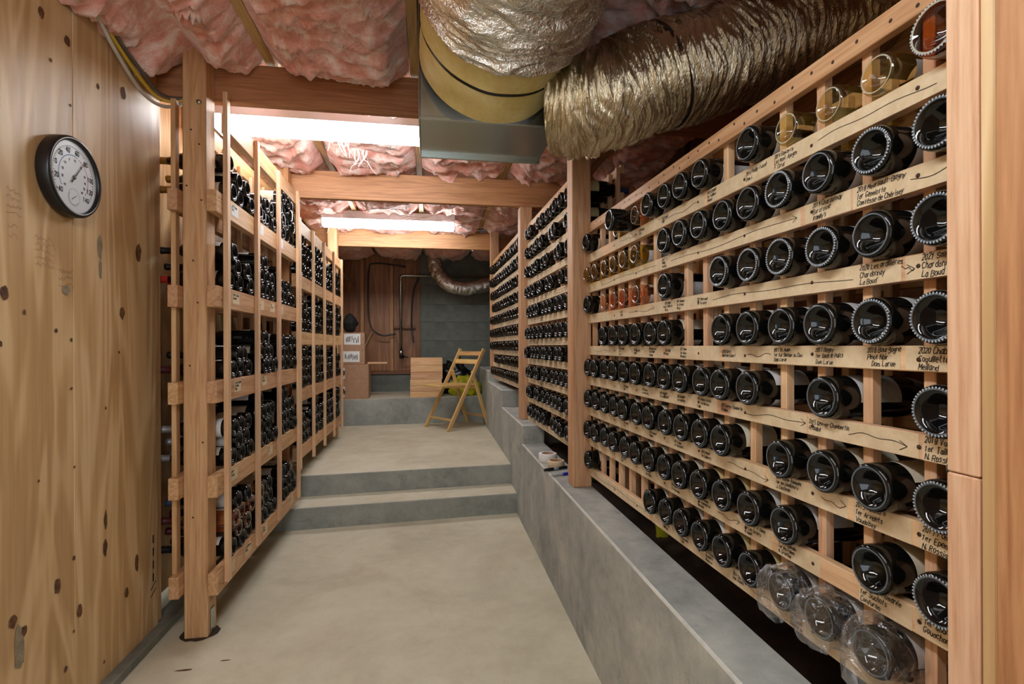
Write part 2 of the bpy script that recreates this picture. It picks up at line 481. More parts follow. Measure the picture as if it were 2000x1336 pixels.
KN = [(1.79, 2.28, .015, .02), (1.905, 2.261, .016, .019), (1.83, 2.156, .007, .007), (2.064, 2.19, .009, .012), (2.219, 2.24, .020, .028), (1.919, 2.055, .006, .005),
      (1.896, 1.437, .02, .017), (1.647, 1.403, .016, .023), (2.073, 1.612, .016, .047), (2.075, 1.534, .011, .037), (2.207, 1.381, .018, .026), (1.849, 1.303, .008, .008),
      (1.92, 1.275, .007, .007), (1.634, 1.26, .007, .01), (1.719, 1.354, .007, .009), (2.186, 1.231, .007, .006), (1.919, 1.113, .007, .005), (2.103, 1.026, .006, .006),
      (1.773, .843, .005, .005), (1.933, .849, .006, .005), (2.1, .614, .011, .036), (2.097, .514, .014, .034), (1.852, .487, .017, .028), (1.929, .545, .009, .009),
      (1.956, .355, .016, .026), (2.231, .285, .016, .022), (2.303, .371, .016, .042), (1.697, .38, .024, .074), (1.712, .42, .014, .018), (1.888, .198, .008, .011),
      (2.323, 1.635, .022, .040), (1.927, .301, .006, .005), (2.088, .1, .006, .008), (1.673, .467, .016, .020), (1.2, 1.7, .02, .03), (.9, .8, .018, .03), (1.3, .5, .02, .03)]
for i, (y, z, a, h) in enumerate(KN):
    b = MB(); n = 18; ph = R.random()*9; a *= 0.86; h *= 0.9
    ring = [(0.0006, a*math.cos(2*PI*k/n)*(1+0.35*noise.noise(Vector((math.cos(2*PI*k/n)*1.5+ph, math.sin(2*PI*k/n)*1.5, ph)))),
             h*math.sin(2*PI*k/n)*(1+0.4*noise.noise(Vector((math.cos(2*PI*k/n)*1.7, math.sin(2*PI*k/n)*1.7+ph, 3.1))))) for k in range(n)]
    b.add([(0.0010, 0, 0)]+ring, [(0, 1+k, 1+(k+1) % n) for k in range(n)])
    b.obj('knot', M_PLUG if i in (8, 9, 6, 27) else M_KNOT, wl, (0.0004, y-1.0, z))
# faint pencil scribbles on the plywood
M_PENCIL = plain('pencil', lin(150, 112, 72), 0.7)
def pencil(y, z, n, w, h, seed):
    r = random.Random(seed); b = MB()
    for q in range(n):
        zz_ = z-q*h; yy = y; P = [(0.0006, yy-1.0, zz_)]
        while yy < y+w:
            yy += r.uniform(.004, .010); P.append((0.0006, yy-1.0, zz_+r.uniform(-.009, .009)))
        quad_strip(P, 0.0011, (1, 0, 0), b)
    b.obj('pencil_mark', M_PENCIL, wl)
pencil(1.655, 1.70, 4, .05, .022, 1); pencil(1.76, 1.585, 5, .08, .020, 2); pencil(1.86, 1.50, 3, .07, .024, 3); pencil(1.66, 1.60, 2, .03, .03, 4)
# faint pencil and stamp marks low on the wall's edge
b = MB()
for k in range(4):
    z = 0.44-0.055*k
    quad_strip([(0.0008, 2.43-1.0, z), (0.0008, 2.43-1.0, z-0.035)], 0.010, (1, 0, 0), b)
for k in range(2):
    quad_strip([(0.0008, 2.41-1.0, 0.18+k*0.03), (0.0008, 2.45-1.0, 0.205+k*0.03)], 0.006, (1, 0, 0), b)
b.obj('stamp_mark', M_INK, wl)

# cables along the top of the wall
for nm, col, off, lab in (('cable', lin(206, 176, 60), 0.0, 'yellow flat electrical cable drooping along the top of the plywood wall'),
                          ('cable', lin(196, 190, 178), 0.03, 'whitish electrical cable drooping beside the yellow one at the wall top'),
                          ('cable', lin(96, 92, 84), -0.022, 'grey electrical cable drooping highest at the top of the plywood wall')):
    b = MB()
    pts = [(-1.135+off*0.3, 1.2, 2.60-off), (-1.135+off*0.3, 1.6, 2.54-off), (-1.135, 1.96, 2.445-off*0.6), (-1.14, 2.1, 2.39-off), (-1.14-off*0.2, 2.28, 2.335-off*1.3), (-1.13, 2.40, 2.315-off), (-1.09, 2.475, 2.335-off*0.6), (-1.0, 2.474, 2.37)]
    P = []
    for i in range(len(pts)-1):
        p0 = Vector(pts[max(i-1, 0)]); p1 = Vector(pts[i]); p2 = Vector(pts[i+1]); p3_ = Vector(pts[min(i+2, len(pts)-1)])
        for k in range(6):
            t = k/6; P.append(0.5*((2*p1)+(p2-p0)*t+(2*p0-5*p1+4*p2-p3_)*t*t+(3*p1-p0-3*p2+p3_)*t**3))
    b.tube(P, 0.0075, 8)
    mm = plain('cable_jacket', col, 0.45)
    tag(b.obj(nm, mm), lab, 'cable', 'electrical cables at the wall top')

# ------------------------------------------------------------------ beams, posts
def beam(y0, y1, z0, z1, x0, x1, lab, fam='beam'):
    o = board('beam', (x0, y0, z0), (x1, y1, z1), fam, ch=0.004)
    tag(o, lab, 'beam', 'ceiling beams', 'structure'); return o
beam(2.480, 2.522, 2.350, 2.53, -1.30, 1.95, 'brown ceiling beam nearest, above the first fluorescent light')
beam(3.79, 3.835, 2.298, 2.495, -1.30, 1.95, 'brown ceiling beam in the middle, behind the first fluorescent light')
beam(5.70, 5.75, 2.325, 2.515, -1.30, 1.95, 'orange brown ceiling beam farthest back, behind the second light')
def post(x0, y0, z0, z1, lab, w=0.094, fam='fir'):
    o = board('post', (x0, y0, z0), (x0+w, y0+w, z1), fam, ch=0.004)
    tag(o, lab, 'post', 'timber posts', 'structure'); return o
pL = post(-1.03, 2.384, 0.0, 2.64, 'tall fir post standing on the floor at the near end of left rack')
post(-1.03, 3.70, 0.0, 2.50, 'fir post inside the left rack under the middle beam', fam='beam')
post(-1.03, 5.60, 0.29, 2.50, 'fir post at the far end of the left rack')
pA = post(0.69, 2.385, 0.565, 2.53, 'large fir post standing on the lowest curb beside the tape rolls')
post(0.69, 3.79, 0.695, 2.298, 'fir post standing on the second curb block under middle beam')
post(0.69, 5.60, 0.972, 2.515, 'fir post farthest back, standing on the highest curb block')
# steel foot strap, dirt and bolt of the near left post
b = MB(); b.box((0.0965, 0.045, 0.055), (0.003, 0.04, 0.11), 0.001); b.obj('steel_strap', M_GALV, pL, (-0.047, -0.047, -1.32))
b = MB(); b.lathe([(0.0, 0.008), (0.009, 0.007), (0.011, 0.0)], 12); o = b.obj('bolt', M_GALV, pL, (0.02, -0.047, 0.98)); o.rotation_euler = (PI/2, 0, 0)
for (nx_, nz_) in ((-.012, .86), (.02, .80), (-.03, .62), (.028, .56), (-.005, .30), (.012, .12), (-.02, -.15), (.03, -.48), (-.01, -.80)):
    b = MB(); b.lathe([(0.0, 0.0008), (0.0042, 0.0)], 10); o = b.obj('nail_hole', M_NAIL, pL, (nx_, -0.0472, nz_)); o.rotation_euler = (PI/2, 0, 0)
b = MB()
for q in range(5):
    quad_strip([(0.0474, -0.02+0.012*q, -1.18+0.01*(q % 2)), (0.0474, -0.02+0.012*q, -1.10-0.01*(q % 3))], 0.004, (1, 0, 0), b)
b.obj('stamp_mark', M_INK, pL)
b = MB(); n = 22
ring = [(-0.985+0.078*math.cos(2*PI*k/n)*(1+0.25*noise.noise(Vector((k*0.9, 1, 0)))), 2.43+0.068*math.sin(2*PI*k/n)*(1+0.25*noise.noise(Vector((k*0.9, 5, 0)))), 0.0015) for k in range(n)]
b.add([(-0.985, 2.43, 0.003)]+ring, [(0, 1+k, 1+(k+1) % n) for k in range(n)])
st = b.obj('floor_stain', M_SOIL); st.parent = floor
for (x, y, a, c) in ((-0.93, 2.16, .03, .006), (-0.80, 2.2, .02, .004), (-1.0, 2.06, .035, .007), (-0.9, 1.98, .012, .02)):
    b = MB(); n = 10
    b.add([(x, y, 0.0012)]+[(x+a*math.cos(2*PI*k/n)*(1+0.5*noise.noise(Vector((k*1.3, x*9, 0)))), y+c*math.sin(2*PI*k/n), 0.0008) for k in range(n)], [(0, 1+k, 1+(k+1) % n) for k in range(n)])
    b.obj('floor_stain', M_KNOT, floor)

# ------------------------------------------------------------------ ceiling
ce = board('ceiling', (-1.4, -1.6, 2.80), (2.0, 7.5, 2.83), M_PLYD, ch=0)
tag(ce, 'subfloor boards above the insulated ceiling joists', 'ceiling', kind='structure')
JX = [-1.345, -0.70, -0.056, 0.59, 1.235, 1.90]
for jx in JX:
    for ya, yb, zb in ((-1.5, 2.515, 2.535), (2.517, 7.45, 2.575)):
        o = board('joist', (jx-0.021, ya, zb), (jx+0.021, yb, 2.80), 'joist', ch=0.002)
        o.parent = ce; o.location = Vector(o.location)-Vector(ce.location)

def batt(x0, x1, y0, y1, zt, sag, seed, lab, res=0.016, edge_drop=0.0, tilt=0.0):
    nx = max(8, int((x1-x0)/res)); ny = max(8, int((y1-y0)/res)); b = MB()
    for j in range(ny+1):
        for i in range(nx+1):
            u = i/nx; w = j/ny; x = x0+(x1-x0)*u; y = y0+(y1-y0)*w
            n1 = noise.fractal(Vector((x*2.2+seed, y*2.6, seed*1.7)), 1.0, 2.0, 2)
            wx = noise.noise(Vector((x*3+seed, y*3, 7.7))); wy = noise.noise(Vector((x*3+seed, y*3, 1.7)))
            p2 = Vector((x*2.4+wx*1.5, y*8.5+wy*2.0, seed))
            rid = (1-abs(noise.noise(p2)))**3
            p3 = Vector((x*8+wx*2.5+seed, y*15+wy*3.0, seed+4))
            rid2 = (1-abs(noise.noise(p3)))**4
            rid3 = (1-abs(noise.noise(Vector((x*24+wx*4, y*38+wy*6, seed+2)))))**3
            env = min(1.0, 6*(1-u if x0 == -1.165 else min(u, 1-u))+0.10)*min(1.0, 8*(w+0.02 if edge_drop > 0.065 else min(w+0.02, 1-w+0.04)))
            if x < -0.85 and y > 1.7 and y0 < 2: env *= min(1.0, 0.10+abs(x+0.985)/0.13 if abs(x+0.985) < 0.13 else 1.0)
            z = zt-env*(sag*(0.7+0.9*n1)+0.060*rid+0.036*rid2+0.016*rid3)-(edge_drop*max(0, (w-0.55)/0.45)**1.5 if edge_drop > 0.065 else edge_drop*max(0, (w-0.8)/0.2)**2*env)-tilt*(1-u)*env
            dx = 0.014*noise.noise(Vector((x*16, y*16, seed+9)))
            b.v.append((x+dx*env, y+dx*env, z))
    for j in range(ny):
        for i in range(nx):
            a = j*(nx+1)+i
            b.f.append((a, a+nx+1, a+nx+2, a+1)); b.m.append(0); b.sm.append(True)
    o = b.obj('insulation_batt', M_PINK)
    return tag(o, lab, 'insulation', 'pink insulation between the joists')
bays = [(-1.285, -0.722), (-0.678, -0.079), (-0.034, 0.568), (0.612, 1.213), (1.257, 1.74)]
batt(-1.165, -0.722, 0.3, 2.478, 2.55, 0.075, 1.3, 'pink insulation bulging above the near left post beside the plywood wall', 0.012, 0.03, 0.05)
batt(*bays[1], 0.3, 2.478, 2.55, 0.060, 5.1, 'wrinkled pink insulation between two joists in front of nearest beam', 0.011, 0.06)
batt(0.56, bays[3][1], 0.3, 2.478, 2.56, 0.05, 8.2, 'pink insulation right of the big duct, above the gold foil duct', 0.014)
batt(*bays[4], 0.3, 2.478, 2.56, 0.05, 9.7, 'pink insulation above the near right rack', 0.02)
for i, nmn in enumerate(('left of all', 'second from left', 'behind the metal box', 'second from right', 'right of all')):
    batt(*bays[i], 2.525, 3.785, 2.650, 0.030, 20+i*3.3, 'pink insulation between the first and second beams, bay '+nmn, 0.018, 0.085)
    batt(*bays[i], 3.89, 5.69, 2.64, 0.03, 40+i*2.1, 'pink insulation between the second and third beams, bay '+nmn, 0.022, 0.067)
    batt(*bays[i], 5.80, 7.4, 2.55, 0.05, 60+i*2.7, 'dim pink insulation behind the third beam, bay '+nmn, 0.035)
# torn tufts and wires hanging under the insulation
def tuft(x, y, z, ln, seed):
    b = MB(); r = random.Random(seed)
    for k in range(9):
        px, py, pz = x+r.uniform(-.07, .07), y+r.uniform(-.04, .04), z+0.03
        pts = []; dx, dy = r.uniform(-.5, .5), r.uniform(-.2, .2)
        for q in range(6):
            t = q/5; pts.append((px+dx*ln*t*t+0.01*math.sin(5*t+k), py+dy*ln*t, pz-ln*(0.4+0.6*r.random())*t))
        b.tube(pts, [0.010*(1-0.85*q/5) for q in range(6)], 5, flat=0.35)
    o = b.obj('insulation_tuft', M_FLUFF); o['kind'] = 'stuff'
    return o
for i, (x, y, z, ln, sd, lab) in enumerate(((-.55, 3.25, 2.49, .13, 3, 'pale torn insulation tuft hanging left below the first-bay insulation'),
        (-.40, 3.45, 2.49, .16, 4, 'longest pale insulation tuft hanging in front of the middle beam'),
        (-.84, 5.2, 2.50, .20, 6, 'white insulation tuft hanging by the left end of second light'))):
    tag(tuft(x, y, z, ln, sd), lab, 'insulation tuft', 'torn insulation tufts')
b = MB(); r = random.Random(5)
for k in range(26):
    x = -0.85+1.3*r.random(); y = 4.2+1.2*r.random(); a = r.uniform(-.9, .9); ln = r.uniform(.15, .4)
    pts = [(x+ln*math.cos(a)*t, y+ln*math.sin(a)*t, 2.455+0.012*math.sin(6*t+k)+0.01*r.random()) for t in [q/6 for q in range(7)]]
    b.tube(pts, 0.006, 5, flat=0.5)
tag(b.obj('insulation_twine', M_FLUFF), 'white loose strands lying across the insulation above the second light', 'twine', kind='stuff')

# ------------------------------------------------------------------ fluorescent lights
def fixture(cx, cy, z0, lab, rz=0.0, ln=1.285):
    t = empty('ceiling_light', (cx, cy, z0), rz)
    tag(t, lab, 'light', 'fluorescent ceiling lights')
    b = MB(); b.box((0, 0, 0.107), (ln, 0.130, 0.076), 0.003); b.obj('housing', M_WHITE, t)
    # wraparound lens: a trapezoid trough
    prof = [(-0.063, 0.069), (-0.062, 0.018), (-0.046, 0.0), (0.046, 0.0), (0.062, 0.018), (0.063, 0.069)]
    v = []; n = len(prof); h = ln/2-0.012
    for sx in (-h, h): v += [(sx, p, q) for p, q in prof]
    b = MB(); b.add(v, [(i, i+1, n+i+1, n+i) for i in range(n-1)])
    b.add(v, [tuple(range(n)), tuple(range(2*n-1, n-1, -1))])
    b.obj('lens', M_LENS, t)
    for sx in (-1, 1):
        b = MB(); b.box((sx*(ln/2-0.005), 0, 0.035), (0.010, 0.134, 0.074), 0.002); b.obj('end_cap', M_WHITE, t)
fixture(-0.49, 3.02, 2.428, 'lit fluorescent ceiling light nearest in view, partly hidden by the metal duct box')
fixture(-0.367, 5.22, 2.422, 'lit fluorescent ceiling light farther back, over the upper floor')
fixture(-0.24, 0.28, 2.12, 'added unseen fluorescent light hanging above the near aisle, fill for ducts and insulation', PI/2)  # added out of frame, hung low to brighten ducts and insulation

# ------------------------------------------------------------------ duct work
t = empty('duct_plenum', (0.23, 1.93, 2.3)); tag(t, 'galvanised sheet metal duct box hanging under the ceiling joists', 'duct box')
def plenum():
    b = MB(); b.box((0.235, 2.075, 2.36), (0.52, 0.35, 0.56), 0.002)
    o = b.obj('steel_box', M_GALV, t); o.location = -Vector(t.location)
    for c, d, nm in (((0.235, 1.897, 2.086), (0.525, 0.008, 0.012), 'folded_seam'), ((0.235, 2.247, 2.075), (0.525, 0.012, 0.020), 'bottom_flange'), ((-0.027, 2.07, 2.083), (0.006, 0.36, 0.010), 'corner_edge'), ((-0.027, 1.897, 2.36), (0.006, 0.010, 0.55), 'corner_edge')):
        b = MB(); b.box(c, d, 0.0015); o = b.obj(nm, M_GALV, t); o.location = -Vector(t.location)
plenum()

def sweep(path, radf, rings, seg, disp, twist=0):
    P = [Vector(p) for p in path]; cum = [0]
    def cr(s):
        s = s*(len(P)-1); i = min(int(s), len(P)-2); u = s-i
        p0, p1, p2, p3 = P[max(i-1, 0)], P[i], P[i+1], P[min(i+2, len(P)-1)]
        return 0.5*((2*p1)+(p2-p0)*u+(2*p0-5*p1+4*p2-p3)*u*u+(3*p1-p0-3*p2+p3)*u**3)
    b = MB(); up = None; prev = None; L0 = 0
    for j in range(rings+1):
        s = j/rings; c = cr(s); tg = (cr(min(1, s+1e-3))-cr(max(0, s-1e-3))).normalized()
        if prev is not None: L0 += (c-prev).length
        prev = c
        if up is None: up = Vector((0, 0, 1))
        up = (up-tg*up.dot(tg)).normalized(); sd = tg.cross(up)
        for k in range(seg):
            a = 2*PI*k/seg; d = up*math.cos(a)+sd*math.sin(a)
            r = radf(s, a)+disp(L0, a, s)
            b.v.append(tuple(c+d*r))
    for j in range(rings):
        for k in range(seg):
            k2 = (k+1) % seg
            b.f.append((j*seg+k, (j+1)*seg+k, (j+1)*seg+k2, j*seg+k2)); b.m.append(0); b.sm.append(True)
    return b
# big duct: yellow fibreglass end on the box, foil sleeve coming towards the camera
d1 = empty('flexible_duct', (0.23, 1.5, 2.35)); tag(d1, 'large round duct with silver foil sleeve and exposed yellow insulation', 'duct', 'flexible ducts')
A0, A1 = Vector((0.235, 1.90, 2.315)), Vector((0.262, 1.50, 2.40))
def dsp(c, amp): return lambda l, a, s: amp*noise.noise(Vector((math.cos(a)*2.2, math.sin(a)*2.2, l*c)))
axis1 = [A0, A0.lerp(A1, 0.5), A1]
b = sweep([A0, A0.lerp(A1, .12), A0.lerp(A1, .25), A0.lerp(A1, .36)], lambda s, a: 0.262, 10, 64, dsp(12, .006))
o = b.obj('yellow_insulation', M_YELLOWINS, d1); o.location = -Vector(d1.location)
b = sweep([A0.lerp(A1, .36), A0.lerp(A1, .40)], lambda s, a: 0.2655, 3, 64, dsp(12, .006))
o = b.obj('strap', M_STRAP, d1); o.location = -Vector(d1.location)
b = sweep([A0.lerp(A1, .40), A0.lerp(A1, .7), A0.lerp(A1, 1.0), A0.lerp(A1, 1.2)], lambda s, a: 0.268, 10, 64, dsp(12, .007))
o = b.obj('yellow_insulation', M_YELLOWINS, d1); o.location = -Vector(d1.location)
def wr1(l, a, s):
    ca, sa = math.cos(a)*0.28, math.sin(a)*0.28
    e = noise.noise(Vector((ca*4, sa*4, l*3)))
    f = 1-abs(noise.noise(Vector((ca*5+e, sa*5, l*26+e*2.5))))*2
    g = 1-abs(noise.noise(Vector((ca*13, sa*13, l*60+e*4))))*2
    return 0.014*e+0.015*f+0.006*g
b = sweep([A0.lerp(A1, .66), A1, (0.275, 1.2, 2.45), (0.30, 0.8, 2.49), (0.32, 0.3, 2.5), (0.33, -0.3, 2.5)],
          lambda s, a: 0.272+0.01*math.sin(s*40), 260, 128, wr1)
o = b.obj('foil_sleeve', M_FOIL1, d1); o.location = -Vector(d1.location)
# gold foil duct to the right
d2 = empty('flexible_duct', (0.85, 1.75, 2.2)); tag(d2, 'crinkled gold foil duct running up to the right above the rack', 'duct', 'flexible ducts')
def wr2(l, a, s):
    ca, sa = math.cos(a)*0.2, math.sin(a)*0.2
    e = noise.noise(Vector((ca*5, sa*5, l*5)))
    f = 1-abs(noise.noise(Vector((ca*4+e*.5, sa*4, l*46+e*2.5))))*2
    g = 1-abs(noise.noise(Vector((ca*12, sa*12, l*110+e*4))))*2
    k = 1.5 if s < 0.2 else 1.0
    return 0.012*e+k*(0.012*f+0.006*g)
def rad2(s, a):
    r = 0.172
    if s < 0.10: r *= 0.93+0.7*s
    return r
b = sweep([(0.46, 1.86, 2.15), (0.56, 1.82, 2.145), (0.68, 1.78, 2.165), (0.84, 1.755, 2.225), (1.02, 1.745, 2.285), (1.25, 1.74, 2.385), (1.55, 1.735, 2.50), (1.9, 1.73, 2.62)],
          rad2, 520, 120, wr2)
o = b.obj('foil_sleeve', M_FOIL2, d2); o.location = -Vector(d2.location)
b = sweep([(0.835, 1.756, 2.2225), (0.848, 1.7555, 2.2285)], lambda s, a: 0.186, 2, 64, lambda l, a, s: 0.003*math.sin(3*a))
o = b.obj('strap', M_STRAP, d2); o.location = -Vector(d2.location)

# ------------------------------------------------------------------ bottles
PROF = [(0.0, 0.030), (0.008, 0.029), (0.017, 0.022), (0.024, 0.010), (0.0285, 0.0035), (0.0338, 0.0004), (0.0366, 0.0), (0.0400, 0.0024), (0.0420, 0.008),
        (0.0424, 0.02), (0.0424, 0.165), (0.0405, 0.190), (0.0345, 0.216), (0.0250, 0.240), (0.0178, 0.258), (0.0158, 0.270), (0.0150, 0.300), (0.0165, 0.302), (0.0165, 0.313), (0.0150, 0.315), (0.0, 0.315)]
PROF2 = [(r, z) for r, z in PROF[:11]]+[(0.0424, 0.185), (0.0395, 0.203), (0.0300, 0.218), (0.0190, 0.232), (0.0155, 0.246)]+PROF[16:]
def to_x(b):
    b.v = [(z, y, -x) for x, y, z in b.v]; return b   # base at origin, neck along +X
def bottle_body(prof, seg, beads=False, scale=1.0):
    b = MB(); b.lathe([(r*scale, z) for r, z in prof], seg)
    for j in range(5, 6):
        for q in range(j*seg, (j+1)*seg): b.m[q] = 1
    if beads:
        n = 44
        for k in range(n):
            a = 2*PI*k/n; c = Vector((0.0368*math.cos(a), 0.0368*math.sin(a), 0.0004)); r = 0.0019
            v = [c+Vector((math.cos(a)*r*1.3, math.sin(a)*r*1.3, 0)), c+Vector((-math.sin(a)*r, math.cos(a)*r, 0)), c-Vector((math.cos(a)*r*1.3, math.sin(a)*r*1.3, 0)), c+Vector((math.sin(a)*r, -math.cos(a)*r, 0)), c+Vector((0, 0, -0.0022))]
            b.add(v, [(0, 4, 1), (1, 4, 2), (2, 4, 3), (3, 4, 0)], mi=2, smooth=True)
    return to_x(b)
def sleeve(z0, z1, r, a0, a1, seg):
    b = MB(); b.lathe([(r, z0), (r, z1)], seg, a0, a1); return to_x(b)
_bm = {}
def bottle_mesh(kind, glass, seg=28):
    k = (kind, glass, seg)
    if k not in _bm:
        b = bottle_body(PROF2 if kind == 'claret' else PROF, seg, kind == 'beaded')
        me = b.mesh('wine_bottle', [G[glass], M_RING if glass in ('dark', 'brown', 'blue') else M_RINGC, M_BEAD])
        bm = bmesh.new(); bm.from_mesh(me); bmesh.ops.recalc_face_normals(bm, faces=bm.faces); bm.to_mesh(me); bm.free()
        _bm[k] = me
    return _bm[k]
def part_mesh(which, col):
    k = (which, col)
    if k not in _bm:
        if which == 'label': b = sleeve(0.052, 0.142, 0.0430, PI-1.55, PI+1.55, 18); m = L[col]
        elif which == 'back_label': b = sleeve(0.056, 0.118, 0.0430, -0.75, 0.75, 10); m = L[col]
        else:
            b = MB(); b.lathe([(0.0, 0.3158), (0.0155, 0.3158), (0.0172, 0.3145), (0.0172, 0.302), (0.0160, 0.299), (0.0165, 0.268), (0.0172, 0.262)], 14); to_x(b); m = K[col]
        me = b.mesh(which, m)
        bm = bmesh.new(); bm.from_mesh(me); bmesh.ops.recalc_face_normals(bm, faces=bm.faces); bm.to_mesh(me); bm.free()
        _bm[k] = me
    return _bm[k]
def wine_bottle(loc, yaw, roll, lab, group, kind='plain', glass='dark', label='cream', cap='black', back=True, pitch=0.0, seg=28):
    o = link('wine_bottle', bottle_mesh(kind, glass, seg), None, loc)
    o.rotation_mode = 'XYZ'
    m = Matrix.Rotation(yaw, 4, 'Z') @ Matrix.Rotation(pitch, 4, 'Y') @ Matrix.Rotation(roll, 4, 'X')
    o.rotation_euler = m.to_euler()
    tag(o, lab, 'bottle', group)
    if label: link('label', part_mesh('label', label), o)
    if label and back: link('back_label', part_mesh('back_label', label if label != 'tan' else 'cream'), o)
    link('capsule', part_mesh('capsule', cap), o)
    return o
ORD = ['first', 'second', 'third', 'fourth', 'fifth', 'sixth', 'seventh', 'eighth', 'ninth', 'tenth', 'eleventh', 'twelfth', 'thirteenth', 'fourteenth', 'fifteenth', 'sixteenth']

# low-poly bottles for what lies beyond the individual ones
class Mass:
    def __init__(s): s.b = MB(); s.mats = [G['dark'], L['cream'], L['white'], K['black'], K['blue'], K['wine'], L['tan'], G['brown']]
    def put(s, loc, yaw, roll, glass=0, lab=1, cap=3, claret=True):
        m = Matrix.Translation(loc) @ Matrix.Rotation(yaw, 4, 'Z') @ Matrix.Rotation(roll, 4, 'X')
        p = PROF2 if claret else PROF
        p = [p[0], p[2], p[4], p[6], p[8], p[10]]+p[11:16]+[(0.0, 0.26)]
        for src, mi in ((self_body(p), glass), (self_label, lab), (self_cap, cap)):
            if mi is None: continue
            s.b.add([tuple(m @ Vector(v)) for v in src.v], src.f, mi, True)
def self_body(p, cache={}):
    k = tuple(p)
    if k not in cache:
        b = MB(); b.lathe(p, 14); cache[k] = to_x(b)
    return cache[k]
self_label = sleeve(0.052, 0.142, 0.0430, PI-1.5, PI+1.5, 8)
_c = MB(); _c.lathe([(0.0, 0.3158), (0.0165, 0.315), (0.0165, 0.255)], 8); self_cap = to_x(_c)
MASS = Mass()

# ------------------------------------------------------------------ right racks: lattice of rails and uprights
RK_X, RK_A = 0.81, 0.01747
rc, rs = math.cos(RK_A), math.sin(RK_A)
def rackspace(lx, ly, lz): return Vector((RK_X+lx*rc-ly*rs, ly*rc+lx*rs, lz))
def lattice(name_lab, ups, zrails, y0, y1, group, tape=True):
    t = empty('wine_rack', (RK_X, 0, 0), RK_A); tag(t, name_lab, 'wine rack', group)
    zb, zt = zrails[-1]-0.0215, zrails[0]+0.0215
    rails = []
    for i, z in enumerate(zrails):
        rails.append(board('rail', (0, y0, z-0.0215), (0.020, y1, z+0.0215), 'fir' if i == 0 else 'lath', t))
        board('rear_rail', (0.205, y0, z-0.0215+0.012), (0.225, y1, z+0.0215+0.012), 'lath', t)
    for u in ups:
        board('upright', (0.020, u-0.021, zb), (0.041, u, zt), 'lath', t)
        board('rear_upright', (0.184, u-0.021, zb-0.1), (0.205, u, zt), 'lath', t)
    return t, rails
UPS1 = [0.621+0.0002, 0.732, 0.851, 0.963, 1.076, 1.187, 1.299, 1.404, 1.513, 1.617, 1.727, 1.839, 1.951, 2.059, 2.165, 2.274, 2.385]
ZR1 = [1.815, 1.669, 1.525, 1.378, 1.2265, 1.082, 0.936, 0.792, 0.648]
rack1, rails1 = lattice('pine lattice wine rack nearest on the right, handwritten notes on its rails', UPS1, ZR1, 0.595, 2.47, 'lattice wine racks')
cells1 = [(UPS1[i]+UPS1[i+1]-0.021)/2 for i in range(16)]
ROWS1 = {   # slot: glass, label, kind   (slot 0 is nearest the camera)
 1: {0: ('amber', 'grey', 'beaded'), 1: ('clear', 'grey', 'plain'), 2: ('clear', 'grey', 'plain'), 3: ('clear', 'grey', 'plain'), 4: ('dark', 'grey', 'plain'), 6: ('dark', 'grey', 'plain'), 7: ('dark', 'cream', 'plain'), 8: ('dark', 'cream', 'plain'), 9: ('dark', 'grey', 'plain'), 10: ('rose', 'tan', 'plain'), 11: ('dark', None, 'plain'), 12: ('clear', 'grey', 'plain'), 15: ('dark', 'cream', 'plain')},
 2: {0: ('dark', None, 'beaded'), 1: ('dark', 'grey', 'beaded'), 2: ('dark', 'grey', 'plain'), 3: ('dark', 'white', 'beaded'), 4: ('dark', 'white', 'plain'), 5: ('dark', 'white', 'plain'), 6: ('dark', 'grey', 'plain'), 7: ('dark', 'grey', 'plain'), 8: ('dark', 'grey', 'plain'), 10: ('olive', 'grey', 'plain'), 11: ('olive', 'grey', 'plain'), 12: ('olive', None, 'plain'), 13: ('olive', None, 'plain'), 14: ('olive', None, 'plain'), 15: ('olive', None, 'plain')},
 3: {0: ('blue', 'grey', 'beaded'), 1: ('dark', 'grey', 'plain'), 2: ('dark', 'grey', 'beaded'), 3: ('brown', 'grey', 'beaded'), 4: ('brown', 'grey', 'beaded'), 5: ('dark', 'grey', 'beaded'), 8: ('dark', 'grey', 'plain'), 10: ('rose', 'grey', 'plain'), 11: ('rose', None, 'plain'), 12: ('rose', None, 'plain'), 13: ('rose', None, 'plain'), 15: ('dark', 'cream', 'plain')},
 4: {0: ('blue', None, 'beaded'), 1: ('dark', 'grey', 'beaded'), 2: ('dark', 'grey', 'plain'), 3: ('dark', 'grey', 'plain'), 4: ('dark', 'cream', 'plain'), 5: ('dark', 'cream', 'plain'), 8: ('dark', 'cream', 'plain'), 9: ('dark', 'cream', 'plain'), 10: ('dark', 'cream', 'plain'), 11: ('dark', 'cream', 'plain'), 12: ('dark', 'cream', 'plain'), 13: ('dark', 'cream', 'plain')},
 5: {0: ('blue', None, 'beaded'), 2: ('dark', 'grey', 'plain'), **{k: ('dark', 'grey' if k < 9 else 'cream', 'plain') for k in range(4, 16)}},
 6: {0: ('dark', None, 'beaded'), 1: ('dark', 'cream', 'plain'), 2: ('dark', 'cream', 'plain'), 3: ('dark', 'cream', 'plain'), **{k: ('dark', 'cream', 'plain') for k in range(5, 16)}},
 7: {0: ('blue', None, 'beaded'), 1: ('dark', 'cream', 'plain'), 3: ('dark', 'grey', 'plain'), 4: ('dark', 'grey', 'plain'), 5: ('dark', 'tan', 'plain'), 6: ('dark', 'tan', 'plain'), **{k: ('dark', 'cream', 'plain') for k in range(7, 16)}},
 8: {1: ('dark', 'grey', 'plain'), 2: ('dark', 'grey', 'plain'), 3: ('dark', 'grey', 'plain'), 4: ('dark', 'tan', 'plain'), 5: ('dark', 'tan', 'plain'), 6: ('dark', 'white', 'plain'), 7: ('dark', 'cream', 'plain'), 8: ('dark', 'cream', 'plain'), 9: ('dark', 'cream', 'plain'), 15: ('dark', 'cream', 'plain')}}
